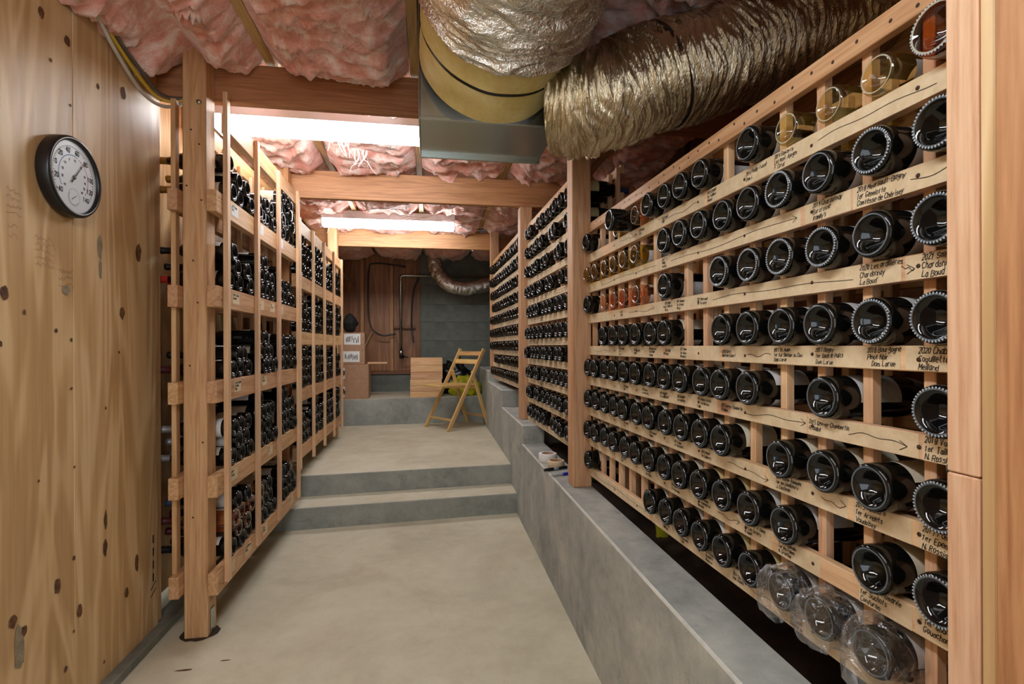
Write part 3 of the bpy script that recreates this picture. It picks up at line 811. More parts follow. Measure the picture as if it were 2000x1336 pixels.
GL = {'dark': 'dark green', 'brown': 'brownish black', 'blue': 'black', 'clear': 'clear glass', 'olive': 'yellow green', 'rose': 'amber pink', 'amber': 'brown glass'}
COUNT = 0
for row, cells in ROWS1.items():
    zt = ZR1[row]+0.0215
    for k, (gl, lb, kd) in cells.items():
        pr = -0.035+R.uniform(-.006, .004)
        if row == 1 and k == 11: pr = -0.09
        sc_ = 0.86 if gl in ('clear', 'olive', 'rose') else 1.0
        if sc_ < 1: pr += 0.026 if gl == 'clear' else 0.004
        loc = rackspace(pr, cells1[k]+R.uniform(-.002, .002)+(0.006 if sc_ < 1 else 0), zt+0.0432*sc_)
        roll = R.uniform(-.45, .45)+(PI if row <= 3 and lb else 0)
        wb_ = wine_bottle(loc, RK_A+R.uniform(-.015, .015), roll, f'{GL[gl]} wine bottle, {ORD[row-1]} row down, {ORD[k]} slot from near end, near right rack',
                    'bottles in the near right rack', kd, gl, lb, R.choice(['black', 'black', 'wine', 'gold', 'blue']), pitch=R.uniform(0, .012))
        wb_.scale = (sc_, sc_, sc_)
        COUNT += 1

# middle and far lattice racks
UPS2 = [2.50+0.111*i for i in range(12)]
ZR2 = [2.137, 1.996, 1.856, 1.719, 1.569, 1.427, 1.274, 1.137, 0.998, 0.857, 0.717]
rack2, rails2 = lattice('pine lattice wine rack in the middle on the right, full of dark bottles', UPS2, ZR2, 2.475, 3.78, 'lattice wine racks')
ind2 = []
for i in range(11):
    yc = (UPS2[i]+UPS2[i+1]-0.021)/2
    for row in range(1, 11):
        if (row, i) in ((2, 2), (2, 5)) or R.random() < 0.03: continue
        ind2.append((i, row, yc))
UPS3 = [3.93+0.111*i for i in range(16)]
ZR3 = [2.160, 2.004, 1.860, 1.719, 1.585, 1.457, 1.318, 1.186, 1.051, 0.922]
rack3, rails3 = lattice('pine lattice wine rack farthest back on the right beyond second post', UPS3, ZR3, 3.895, 5.60, 'lattice wine racks')
for i in range(15):
    yc = (UPS3[i]+UPS3[i+1]-0.021)/2
    for row in range(1, 10):
        if R.random() < 0.05 or (row == 8 and i > 11): continue
        MASS.put(rackspace(-0.035+R.uniform(-.008, .006), yc, ZR3[row]+0.0215+0.0432), RK_A, R.uniform(-.5, .5), R.choice([0, 0, 7]), R.choice([1, 1, 2, 6, None]), R.choice([3, 4, 5]), False)

# ------------------------------------------------------------------ left racks: bottle bins
XA0, XA1 = -0.920, -0.881       # aisle rails
XW0, XW1 = -1.070, -1.031       # wall-side rails
WY = {}
def binrack(lab, y0, y1, zt, strips, top=None, stop=None, zbot=0.22):
    t = empty('bottle_bin_rack', (-0.98, y0, 0)); tag(t, lab, 'wine rack', 'bin racks on the left')
    off = -Vector(t.location)
    def bd(*a):
        o = board(*a); o.parent = t; o.location = Vector(o.location)+off; return o
    rails = []
    for z in zt:
        rails.append(bd('rail', (XA0, y0, z-0.092), (XA1, y1, z), 'fir'))
        bd('wall_side_rail', (XW0, y0-0.005, z-0.094), (XW1, y1, z-0.002), 'fir')
    if top:
        bd('top_rail', (XA0, y0+0.16, top-0.094), (XA1, y1, top), 'fir'); bd('top_rail', (XW0, y0+0.12, top-0.094), (XW1, y1, top), 'fir')
    for i, y in enumerate(strips):
        bd('strip', (XA1, y-0.018, zbot), (XA1+0.019, y+0.018, stop[i]), 'lath')
        if 0 < i < len(strips):
            bd('wall_side_strip', (XW1, y-0.016, zbot), (XW1+0.018, y+0.016, stop[i]-0.05), 'lath')
            bd('wall_side_strip', (XW1, (strips[i-1]+y)/2-0.016, zbot), (XW1+0.018, (strips[i-1]+y)/2+0.016, stop[i]-0.05), 'lath')
    bd('end_strip', (XW0-0.004, y0+0.035, zbot), (XW0+0.015, y0+0.07, stop[0]-0.06 if stop else 2.2), 'fir')
    for r_ in rails: WY[r_.name] = r_.location.y+t.location.y
    return t, rails
ST1 = [2.433, 2.842, 3.232, 3.690]
ZL1 = [1.918, 1.512, 1.103, 0.702, 0.288]
lr1, lrails1 = binrack('fir bin rack of double rails near left, filled with piled dark bottles', 2.345, 3.70, ZL1, ST1, 2.312, [2.368, 2.316, 2.294, 2.308])
ST2 = [3.735, 4.165, 4.60, 5.05, 5.50]
ZL2 = [2.142, 1.754, 1.355, 0.953, 0.549]
lr2, lrails2 = binrack('fir bin rack farther back on the left, standing over the steps', 3.712, 5.56, ZL2, ST2, None, [2.145]*5, 0.40)

def bin_positions(y0, y1, ztop, counts, r=0.0432):
    """hexagonal layers; counts = bottles per layer from the bottom"""
    out = []; n0 = int((y1-y0)/(2*r)); pitch = (y1-y0)/n0; h = math.sqrt(max(4*r*r-(pitch/2)**2, 1e-6))
    for k, c in enumerate(counts):
        for j in range(min(c, n0-(k % 2))):
            out.append((k, j, y0+pitch*(0.5+j+0.5*(k % 2)), ztop+r+h*k))
    return out
FILL1 = {(0, 0): [4, 2, 1], (0, 1): [4, 3], (0, 2): [5, 4, 5, 3],
         (1, 0): [4, 3, 1], (1, 1): [4, 3, 2], (1, 2): [5, 4, 1],
         (2, 0): [4, 3], (2, 1): [4, 3, 2], (2, 2): [5, 4, 5],
         (3, 0): [4, 3, 4], (3, 1): [4, 3, 4, 1], (3, 2): [5, 4, 5, 2],
         (4, 0): [4, 3, 4, 2], (4, 1): [4, 3, 3], (4, 2): [5, 4, 3]}
SHELF = ['first', 'second', 'third', 'fourth', 'lowest']
LAYER = ['bottom', 'second', 'third', 'top']
left_list = []
for (lv, c), counts in FILL1.items():
    y0, y1 = ST1[c]+0.02, ST1[c+1]-0.02
    if c == 0: y0 = 2.485
    for (k, j, y, z) in bin_positions(y0, y1, ZL1[lv]+0.001, counts): left_list.append((lv, c, k, j, y, z))
BUDGET = 322
# which ones show largest: rank by distance from where the camera stands
cand = [('L',)+q for q in left_list]+[('M',)+q for q in ind2]
def dist(q):
    if q[0] == 'L': return math.hypot(q[5], -0.9)+(0.6 if q[2] == 2 else 0.0)
    return math.hypot(q[3], 0.76)-0.2
cand.sort(key=dist)
for q in cand:
    if q[0] == 'L':
        _, lv, c, k, j, y, z = q
        gl, lb, cp = R.choice(['dark', 'dark', 'brown', 'blue']), R.choice(['cream', 'white', 'cream', 'grey']), R.choice(['black', 'black', 'blue', 'wine'])
        if lv == 0: cp = 'gold' if c == 0 else cp
        if lv == 1 and c == 0: cp = 'red' if k == 0 else 'black'
        if lv == 3 and c == 0: cp = 'silver'
        if lv == 4 and k >= 1 and k <= 2 and (c == 0 or j == 0) and c < 2: gl, lb, cp = 'rose', R.choice(['white', 'tan']), 'wine'
        if c == 0 and y < 2.56: lb = R.choice(['white', 'grey', 'cream'])
        xb = -0.880+R.uniform(-.012, .010); roll = PI+R.uniform(-.7, .7) if k < 2 else R.uniform(-.8, .8)
        roll = R.uniform(-1.2, 1.2)
        if COUNT < BUDGET:
            wine_bottle((xb, y, z), PI+R.uniform(-.012, .012), roll, f'{GL[gl]} bottle, {SHELF[lv]} shelf down, {ORD[c]} bay, {LAYER[k]} layer, {ORD[j]} from near, left rack',
                        'bottles piled in the near left rack', 'claret' if (lv+c) % 3 else 'plain', gl, lb, cp, False, seg=24)
            COUNT += 1
        else: MASS.put(Vector((xb, y, z)), PI, roll, 0, 1, 3)
    else:
        _, i, row, yc = q
        loc = rackspace(-0.035+R.uniform(-.012, .008), yc, ZR2[row]+0.0215+0.0432)
        if COUNT < BUDGET:
            wine_bottle(loc, RK_A+R.uniform(-.01, .01), R.uniform(-.6, .6), f'dark wine bottle, {ORD[row-1]} row down, {ORD[i]} slot from near end, middle right rack',
                        'bottles in the middle right rack', 'plain', R.choice(['dark', 'dark', 'brown', 'blue']), R.choice(['cream', 'white', 'grey', 'tan', None]), R.choice(['black', 'blue', 'wine']), False, seg=24)
            COUNT += 1
        else: MASS.put(loc, RK_A, R.uniform(-.5, .5), R.choice([0, 0, 7]), R.choice([1, 2, 6, None]), 3, False)
for lv in range(4):
    for c in range(4):
        y0, y1 = ST2[c]+0.02, ST2[c+1]-0.02
        counts = [[5, 4, 5, 2], [5, 4, 5, 4], [5, 4, 2], [5, 4, 5, 1]][(lv*2+c) % 4]
        for (k, j, y, z) in bin_positions(y0, y1, ZL2[lv+1]+0.001, counts):
            MASS.put(Vector((-0.878+R.uniform(-.012, .008), y, z)), PI, R.uniform(-1.2, 1.2), R.choice([0, 0, 7]), R.choice([1, 2, 2, 1]), R.choice([3, 4, 5]))
mo = MASS.b.obj('wine_bottles', MASS.mats)
tag(mo, 'many more dark wine bottles filling the farther parts of both racks', 'bottle', kind='stuff')

# ------------------------------------------------------------------ notes on the rails of the near right rack
GLY = {'A': '0c2i4c 1e3e', 'B': '0c0i3i4h3f0f 3f4e4d3c0c', 'C': '4h3i1i0g0e1c3c4d', 'D': '0c0i2i4g4e2c0c', 'E': '4i0i0c4c 0f3f', 'F': '4i0i0c 0f3f', 'G': '4h3i1i0g0e1c3c4e2e', 'H': '0c0i 4c4i 0f4f', 'I': '1c1i',
 'J': '3i3d2c1c0d', 'K': '0c0i 4i0f4c', 'L': '0i0c4c', 'M': '0c0i2e4i4c', 'N': '0c0i4c4i', 'O': '2i0h0d2c4d4h2i', 'P': '0c0i3i4h4g3f0f', 'Q': '2i0h0d2c4d4h2i 2e5b', 'R': '0c0i3i4h4g3f0f 2f4c', 'S': '4h3i1i0h1f3f4e3c1c0d',
 'T': '0i4i 2i2c', 'U': '0i0d1c3c4d4i', 'V': '0i2c4i', 'W': '0i1c2g3c4i', 'X': '0i4c 4i0c', 'Y': '0i2f4i 2f2c', 'Z': '0i4i0c4c', 'a': '3f2g1g0e0d1c2c3d 3g3c', 'b': '0i0c2c3d3f2g0f', 'c': '3f2g1g0f0d1c2c3d', 'd': '3i3c1c0d0f1g3f',
 'e': '0e3e3f2g1g0f0d1c3c', 'f': '3h2i1h1c 0f2f', 'g': '3f2g1g0f0e1d3e 3g3b2a1a0b', 'h': '0i0c 0f1g2g3f3c', 'i': '0g0c 0h0i', 'j': '1g1b0a 1h1i', 'k': '0i0c 3g0e3c', 'l': '0i0c', 'm': '0c0g 0f1g2f2c 2f3g4f4c', 'n': '0c0g 0f1g2g3f3c',
 'o': '1g0f0d1c2c3d3f2g1g', 'p': '0a0g 0f1g2g3f3d2c0d', 'q': '3a3g2g1g0f0d1c3d', 'r': '0c0g 0f1g2g', 's': '3f2g1g0f1e2e3d2c0c', 't': '1i1d2c 0g2g', 'u': '0g0d1c2c3d 3g3c', 'v': '0g1c3g', 'w': '0g1c2f3c4g', 'x': '0g3c 3g0c', 'y': '0g1c 3g1c0a', 'z': '0g3g0c3c',
 '0': '2i0h0d2c3d3h2i', '1': '0h1i1c', '2': '0h1i3i3g0c3c', '3': '0i3i1f3e3d2c0c', '4': '2c2i0e3e', '5': '3i0i0f2f3e3d2c0c', '6': '3i1h0e0d1c2c3d3e2f0e', '7': '0i3i1c', '8': '1f0g0h1i2i3h3g1f0e0d1c2c3d3e2f1f', '9': '3g2f1f0g0h1i2i3h3g3e2c',
 '.': '0c0d', '-': '0f2f', '–': '0f3f', "'": '0h0i', '’': '0h0i', 'é': '0e3e3f2g1g0f0d1c3c 1h2i', 'è': '0e3e3f2g1g0f0d1c3c 1i2h', '#': '1c1i 2c2i'}
def strokes(lines, size, width, jit=1.0, seed=0, pitch=1.0, slant=0.2, align='L', wd=0.74):
    """handwriting as thin ribbons in the XY plane, first line's cap height at y = 0, going down"""
    r = random.Random(seed); b = MB(); u = size*0.70/6
    for li, line in enumerate(lines):
        adv = []
        for chh in line: adv.append(2.6 if chh == ' ' else (1.7 if chh in "il.'’" else (5.4 if chh.isupper() or chh in 'mw' else 4.5)))
        cx = -sum(adv)*u*wd/2 if align == 'C' else 0.0
        y0 = -0.7*size-li*size*pitch; tilt = r.uniform(-.025, .025)*jit
        for chh, ad in zip(line, adv):
            g = GLY.get(chh)
            if g:
                sx = u*wd*(1+r.uniform(-.12, .12)*jit); sy = u*(1+r.uniform(-.14, .10)*jit); oy = r.uniform(-.5, .5)*u*jit+tilt*cx
                for st in g.split(' '):
                    P = []
                    for q in range(0, len(st), 2):
                        px = int(st[q])+r.uniform(-.28, .28)*jit; py = ord(st[q+1])-ord('c')+r.uniform(-.28, .28)*jit
                        P.append(Vector((cx+px*sx+slant*py*sy, y0+py*sy+oy, 0)))
                    for p, q in zip(P, P[1:]):
                        d = q-p
                        if d.length < 1e-7: continue
                        d.normalize(); e = d*width*0.35; n = Vector((-d.y, d.x, 0))*width*0.5
                        b.add([p-e-n, q+e-n, q+e+n, p-e+n], [(0, 1, 2, 3)])
            cx += ad*u*wd
    return b
def writing(parent, y, z, lines, size, x=-0.0012, rot=0.0, seed=0, side=-1, width=0.00125):
    b = strokes(lines, size, width, 1.0, seed)
    o = b.obj('writing', M_INK, parent)
    m = (Matrix(((0, 0, -1), (-1, 0, 0), (0, 1, 0))) if side < 0 else Matrix(((0, 0, 1), (1, 0, 0), (0, 1, 0)))).to_4x4()
    o.matrix_local = Matrix.Translation((x, y, z)) @ m @ Matrix.Rotation(rot, 4, 'Z')
    return o
def tape(rail, ya, yb):
    b = MB(); b.box((0, 0, 0), (0.0006, ya-yb, 0.0405), 0)
    return b.obj('tape_strip', M_TAPE, rail, (-0.0103, (ya+yb)/2-rail.location.y, R.uniform(-.0006, .0006)))
def arrow(rail, ya, yb, head=True, seed=0):
    b = MB(); r = random.Random(seed); n = 14; pts = []
    for i in range(n+1):
        t = i/n; pts.append((-0.0112, ya+(yb-ya)*t-rail.location.y, 0.003*math.sin(5*t+seed)+0.0025*math.sin(11*t+2*seed)))
    quad_strip(pts, 0.0012, (-1, 0, 0), b)
    if head:
        e = pts[-1]
        for s in (-1, 1): quad_strip([e, (e[0], e[1]+0.014, e[2]+s*0.008)], 0.0012, (-1, 0, 0), b)
    return b.obj('arrow_line', M_INK, rail)
def screws(rail, ys):
    for y in ys:
        b = MB(); b.lathe([(0.0, 0.0012), (0.0034, 0.0010), (0.0040, 0.0)], 10)
        o = b.obj('screw', M_NAIL, rail, (-0.0106, y-rail.location.y, R.uniform(-.004, .004))); o.rotation_euler = (0, -PI/2, 0)
ry0, ry1 = 0.597, 2.468
GAPS = {2: [(1.02, 0.975)], 3: [], 4: [(1.50, 1.20)], 5: [(1.18, 1.10)], 6: [(0.925, 0.86)], 7: [(0.985, 0.80)], 8: [(1.30, 1.36), ]}
TAPES = {1: [(2.47, 2.20), (2.05, 1.36), (1.34, 1.178), (1.172, 1.075), (1.07, 0.597)], 2: [(2.46, 0.985), (0.972, 0.855), (0.85, 0.597)],
         3: [(2.46, 0.752), (0.745, 0.597)], 4: [(2.46, 1.62), (1.60, 1.285), (1.27, 0.755), (0.745, 0.597)], 5: [(2.46, 1.30), (1.24, 0.97), (0.965, 0.722), (0.716, 0.597)],
         6: [(2.46, 1.10), (1.09, 0.865), (0.852, 0.735), (0.722, 0.597)], 7: [(2.46, 1.08), (1.06, 0.935), (0.84, 0.735), (0.73, 0.597)], 8: [(2.46, 1.72), (1.70, 1.0), (0.98, 0.75)]}
NOTES = [  # rail, y of the left edge, lines, size
 (1, 1.170, ['2018 Pouilly-Fuissé', 'Dom. L'], .0115), (1, 1.066, ['2019 Sancerre', 'Les Mont. Agoges', 'F. Cotat'], .0115), (1, 1.345, ['2018 Chablis', '1er Vaillons', 'Pinson'], .0105),
 (1, 1.62, ['2018 Savoie', 'Rosé'], .0105), (1, 1.80, ['2019 Bandol', 'Rosé'], .0105), (1, 2.44, ['2018', 'Rully', 'Bl.'], .010),
 (2, 0.950, ['2019 Chardonnay', 'Burcrosne', 'Ramilly’s'], .0125), (2, 0.840, ['2018 Meursault-Blagny', '1er Genelotte', 'Comtesse de Chérisey'], .0120), (2, 1.62, ['2017', 'Rueda', 'Verdejo'], .0105),
 (3, 0.835, ['2020 Les ardillières', 'Chardonnay', 'La Boud’'], .0125), (3, 0.716, ['2021 Saint', 'Chardonnay', 'La Boud'], .0130), (3, 1.40, ['2017 Meursault', '1er Porusots'], .0105), (3, 1.60, ['2017 Vigne', '1er Caillerets', 'Morey'], .0105), (3, 1.52, ['2017 Beaune', '1er Grèves', 'Morey'], .0105), (3, 1.98, ['2018', 'Rosé'], .0105),
 (4, 1.070, ['2017 St. Aubin', '1er Sur Sentier du Clou', 'Dom. Larue'], .0105), (4, 0.944, ['2017 Blagny', '1er Sous le Puits', 'Dom. Larue'], .0115), (4, 0.820, ['2018 Bourgogne', 'Pinot Noir', '   Dom. Larue'], .0120), (4, 0.722, ['2020 Chablis', 'Coquillette', 'Meilland'], .0130),
 (4, 1.275, ['2020 Givry', 'Monthel-Gobert'], .0105), (4, 1.50, ['2017 Beau', '1er Avaux', 'Bouchard'], .0105), (4, 1.60, ['2017 Rully', 'Rouge'], .0105), (4, 1.72, ['2016 Mercurey', '1er Champs', 'Faiveley'], .0105), (4, 1.85, ['2016 Mercurey', 'Rouge'], .0105), (4, 2.0, ['2016 St. Aubin', '1er', 'Larue'], .0105),
 (5, 0.962, ['2015 Gevrey-Chambertin', 'R. Ballot'], .0115), (5, 0.712, ['2018 Volnay', '1er Taille', 'N. Rossignol'], .0130), (5, 1.28, ['2015 Gevrey-Chambertin', 'R. Ballot'], .0105), (5, 1.40, ['2015 Aloxe-Corton', '1er Les Vercots', 'Follin'], .0105), (5, 1.52, ['2015 Savigny', '1er Lavières'], .0105), (5, 1.64, ['2015 Pernand', '1er Vergelesses'], .0105), (5, 1.78, ['2015 Beaune', '1er Reversées'], .0105), (5, 1.95, ['2015 Beaune', 'Morot'], .0105),
 (6, 1.064, ['2015 Vosne-Romanée', '1er les Gaudichots', 'J. Confuron'], .0105), (6, 0.846, ['2015 Pommard', '1er Arvelets', 'Vaudoisey'], .0125), (6, 0.716, ['2017 Pommard', '1er Epenots', 'N. Rossignol'], .0130), (6, 1.38, ['2015 Volnay', '1er Caillerets'], .0105), (6, 1.54, ['2015 Volnay', '1er Santenots'], .0105), (6, 1.72, ['2015 Pommard', 'Rugiens'], .0105), (6, 1.95, ['2014 Volnay', '1er'], .0105),
 (7, 1.180, ['2015 Morey St. Denis', '1er Les Sorbets', 'R. Amiot'], .0105), (7, 1.056, ['2015 Chambolle', '1er les Fuées', 'R. Groffier'], .0105), (7, 0.836, ['15 Vosne-Romanée', '1er Suchots', 'Confuron'], .0125), (7, 0.722, ['– 1er Quartiers', '  Gouachon'], .0125), (7, 1.40, ['2014 Chambolle', '1er Feusselottes', 'Barthod'], .0105), (7, 1.56, ['2014 Nuits', '1er Vaucrains'], .0105), (7, 1.75, ['2014 Nuits', '1er Pruliers'], .0105), (7, 1.98, ['2014 Corton', 'Rouge'], .0105),
 (8, 1.02, ['15 Morey', 'St. Denis', 'Confuron'], .0115), (8, 1.23, ['2014 Clos Vougeot', 'Dom. Hudelot'], .0105), (8, 1.36, ['2014 Echézeaux', 'Mongeard', 'Mugneret'], .0105), (8, 1.50, ['2014 Corton', 'Bressandes', 'Follin'], .0105), (8, 1.62, ['2013 Corton', 'Renardes'], .0105)]
ARROWS = [(1, 0.935, 0.69, False), (1, 1.98, 1.83, True), (1, 1.60, 1.40, False), (2, 1.56, 0.995, True), (2, 0.735, 0.60, False), (2, 2.2, 1.66, False), (3, 1.32, 0.85, False), (3, 0.752, 0.728, True), (3, 1.9, 1.68, True), (4, 1.17, 1.08, False), (4, 2.3, 2.1, True), (5, 1.175, 0.972, True), (5, 0.862, 0.742, True),
          (6, 1.25, 1.09, True), (6, 0.93, 0.868, True), (7, 1.30, 1.20, True), (8, 1.18, 1.05, False), (8, 2.3, 1.75, True)]
for rl, iv in TAPES.items():
    for ya, yb in iv: tape(rails1[rl], ya, yb)
    screws(rails1[rl], [u-0.010 for u in UPS1[1:15:2]])
for rl, y, lines, sz in NOTES:
    rail = rails1[rl]; n = len(lines); sz2 = min(sz*1.06, 0.0375/(n-0.3))
    writing(rail, y-rail.location.y, min(0.0190, (0.7+(n-1))*sz2/2+0.001), lines, sz2, x=-0.0111, rot=R.uniform(-.03, .03), seed=int(y*1000)+rl)
for i, (rl, ya, yb, hd) in enumerate(ARROWS): arrow(rails1[rl], ya, yb, hd, i)
# nail holes along the bare top rail
for u in UPS1[:16]:
    for dy, dz in ((-0.010, R.uniform(-.008, .008)), (0.035+R.uniform(-.01, .02), R.uniform(-.010, .010))):
        b = MB(); b.lathe([(0.0, 0.0008), (0.0038, 0.0)], 10)
        o = b.obj('nail_hole', M_NAIL, rails1[0], (-0.0102, u+dy-rails1[0].location.y, dz)); o.rotation_euler = (0, -PI/2, 0)
# tape and tiny notes on the middle and far racks and on the left rack
def scribble(parent, y0, y1, x, nrm, z0, z1, n, dirn, w=0.0014):
    b = MB()
    for k in range(n):
        y = y0+(y1-y0)*R.random(); nl = R.choice([2, 3])
        for q in range(nl):
            z = z1-(z1-z0)*(q+0.5)/nl; yy = y
            for _ in range(R.randint(3, 6)):
                l = R.uniform(.004, .012)
                quad_strip([(x, yy, z+R.uniform(-.002, .002)), (x, yy-dirn*l, z+R.uniform(-.002, .002))], w*1.6, nrm, b)
                yy -= dirn*(l+0.004)
    o = b.obj('writing', M_INK, parent); return o
for rails, ya, yb, n in ((rails2, 2.48, 3.77, 11), (rails3, 3.9, 5.59, 15)):
    for rail in rails[1:]:
        tape(rail, yb, ya)
        scribble(rail, ya-rail.location.y, yb-rail.location.y, -0.0112, (-1, 0, 0), -0.014, 0.014, n, 1)
def lnote(rail, y, lines, w=0.085, size=0.0115, white=False):
    b = MB(); b.box((0, 0, 0), (0.0006, w, 0.052), 0)
    o = b.obj('paper_note', L['white'] if white else M_TAPE, rail, (0.0199, y-WY[rail.name]+w/2-0.006, 0.008))
    writing(rail, y-WY[rail.name], 0.030, lines, 0.0155 if len(lines) < 3 else 0.0135, x=0.0206, seed=int(y*997), side=1, width=0.0017)
for lv, y, lines, wh in ((0, 2.52, ['2012 Champ.', 'Brut'], True), (0, 2.90, ['2010', 'Brut'], True), (0, 3.28, ['2009', 'Rosé'], True), (1, 2.53, ['2014 Ch. Belle', 'Margaux'], False), (1, 2.90, ['2011', 'Médoc'], False), (1, 3.10, ['2012', 'Ch. Gloria'], False), (1, 3.28, ['2010', 'Pauillac'], False),
                         (2, 2.55, ['2014 St. Estèphe', 'Ch. Phélan', 'Ségur'], False), (2, 2.95, ['2012', 'Pomerol'], False), (3, 2.50, ['2009', 'Graves'], False), (3, 3.05, ['2010', 'Ch.'], False), (4, 2.46, ['2015', 'Rhône'], False), (4, 2.68, ['2016 Gigondas', 'Rouge'], False), (4, 2.95, ['2014', 'Cornas'], False), (4, 3.5, ['2013', 'Rhône'], False)):
    lnote(lrails1[lv], y, lines, white=wh)
for rail in lrails2: scribble(rail, 3.8-WY[rail.name], 5.4-WY[rail.name], 0.0199, (1, 0, 0), -0.01, 0.025, 7, -1)
for k, rail in enumerate(lrails1):
    for y in (2.37, 2.40):
        b = MB(); b.lathe([(0.0, 0.0010), (0.004, 0.0)], 10); o = b.obj('screw', M_NAIL, rail, (0.0198, y-WY[rail.name], R.uniform(-.02, .02))); o.rotation_euler = (0, PI/2, 0)

# ------------------------------------------------------------------ plastic bags on three bottle ends
def mk_plastic():
    m = NT('clear_plastic_bag'); m.set(Base_Color=(1, 1, 1, 1), Roughness=0.09, IOR=1.45)
    tr = m.n('ShaderNodeBsdfTransparent'); gl = m.n('ShaderNodeBsdfGlossy'); gl.inputs['Roughness'].default_value = 0.10
    gl.inputs['Color'].default_value = (0.95, 0.97, 1, 1); df = m.n('ShaderNodeBsdfDiffuse'); df.inputs['Color'].default_value = (0.8, 0.82, 0.85, 1)
    lw = m.n('ShaderNodeLayerWeight'); lw.inputs['Blend'].default_value = 0.32
    v, _ = m.coords((1, 1, 1), rand=False); bp = m.n('ShaderNodeBump'); bp.inputs['Strength'].default_value = 0.45; bp.inputs['Distance'].default_value = 0.01
    m.l(m.noise(v, 38, 4, 0.6, 1.5), bp.inputs['Height'])
    m.l(bp.outputs[0], gl.inputs['Normal']); m.l(bp.outputs[0], lw.inputs['Normal'])
    m1 = m.n('ShaderNodeMixShader'); m2 = m.n('ShaderNodeMixShader'); m2.inputs[0].default_value = 0.07
    m.l(df.outputs[0], m2.inputs[2]); m.l(gl.outputs[0], m2.inputs[1])
    m.l(m.math('MULTIPLY_ADD', lw.outputs['Facing'], 0.55, 0.06), m1.inputs[0]); m.l(tr.outputs[0], m1.inputs[1]); m.l(m2.outputs[0], m1.inputs[2])
    m.l(m1.outputs[0], m.out.inputs['Surface']); return m.m
M_BAG = mk_plastic()
def bag(k, lab, rr=0.050, ln=0.17, droop=0.03, seed=1):
    b = MB(); rings, seg = 20, 22; r_ = random.Random(seed)
    c0 = rackspace(-0.062, cells1[k], ZR1[8]+0.0215+0.0432)
    for j in range(rings+1):
        s = j/rings
        for i in range(seg):
            a = 2*PI*i/seg
            r = rr*(0.02 if j == 0 else min(1.0, (0.55+s*4)))*(1+0.12*s)
            n1 = noise.noise(Vector((math.cos(a)*1.6+seed*3, math.sin(a)*1.6, s*3)))
            n2 = 1-2*abs(noise.noise(Vector((math.cos(a)*2.8+seed, math.sin(a)*2.8, s*7)))); n3 = 1-2*abs(noise.noise(Vector((math.cos(a)*7+seed, math.sin(a)*7, s*20+n2))))
            r *= 1+0.14*n1+0.08*n2+r_.uniform(-.10, .10)
            flare = 0.0
            if math.sin(a) < 0 and s < 0.5: flare = droop*(0.5-s)*2*(-math.sin(a))
            x = -0.006+ln*s-flare*0.6+0.010*n1+(r_.uniform(-.006, .006) if s > 0.06 else 0)
            z = math.sin(a)*r-flare*0.35
            if z < -0.0425 and x > 0.058: z = -0.0425
            b.v.append(tuple(c0+Vector((x, math.cos(a)*min(r, 0.062 if x > 0.05 else 9), min(z, 0.058)))))
    for j in range(rings):
        for i in range(seg):
            i2 = (i+1) % seg
            b.f.append((j*seg+i, (j+1)*seg+i, (j+1)*seg+i2, j*seg+i2)); b.m.append(0); b.sm.append(False)
    tag(b.obj('plastic_bag', M_BAG), lab, 'plastic bag', 'plastic bags over bottle ends')
bag(3, 'clear crumpled plastic bag over the third-last bottle of the lowest row', seed=1, droop=0.024)
bag(2, 'clear plastic bag over a low bottle, between the two other bags', seed=2, rr=0.051, droop=0.016)
bag(1, 'largest clear plastic bag over the lowest bottle nearest the near stud', seed=5, rr=0.053, ln=0.19, droop=0.032)

# ------------------------------------------------------------------ near right wall end: studs and plywood edge
wr = empty('wall_right', (0.7, 0.5, 0)); tag(wr, 'timber stud and plywood wall end at the right edge of view', 'wall', kind='structure')
def wb(nm, lo, hi, mat, ch=0.002):
    o = board(nm, lo, hi, mat, wr, ch); o.location = Vector(o.location)-Vector(wr.location)
wb('stud', (0.690, 0.545, 1.080), (0.79, 0.586, 2.80), 'lath')
wb('stud', (0.690, 0.5455, 0.565), (0.79, 0.5865, 1.0785), 'lath')
wb('plywood_panel', (0.6925, 0.527, 0.4), (1.9, 0.5445, 2.80), M_PLY)
wb('stud', (0.688, 0.40, 0.565), (0.80, 0.524, 2.80), 'beam')
wb('board', (0.695, -1.6, 0.565), (0.75, 0.399, 2.80), 'fir')
wbk = empty('wall_crawl_space', (1.95, 3, 0)); tag(wbk, 'dark timber framed wall behind the right racks', 'wall', kind='structure')
def wk(nm, lo, hi, mat):
    o = board(nm, lo, hi, mat, wbk, 0.002); o.location = Vector(o.location)-Vector(wbk.location)
wk('plywood_panel', (1.96, -0.2, 0.2), (1.98, 3.2, 2.8), M_PLYD); wk('plywood_panel', (1.961, 3.2, 0.2), (1.981, 7.5, 2.8), M_PLYD)
for y in (0.4, 1.0, 1.6, 2.2, 2.8, 3.45, 4.1, 4.75, 5.4, 6.0): wk('stud', (1.86, y, 0.3), (1.96, y+0.045, 2.8), 'dark')
wk('cross_beam', (1.75, -0.2, 2.30), (1.86, 7.4, 2.50), 'beam')

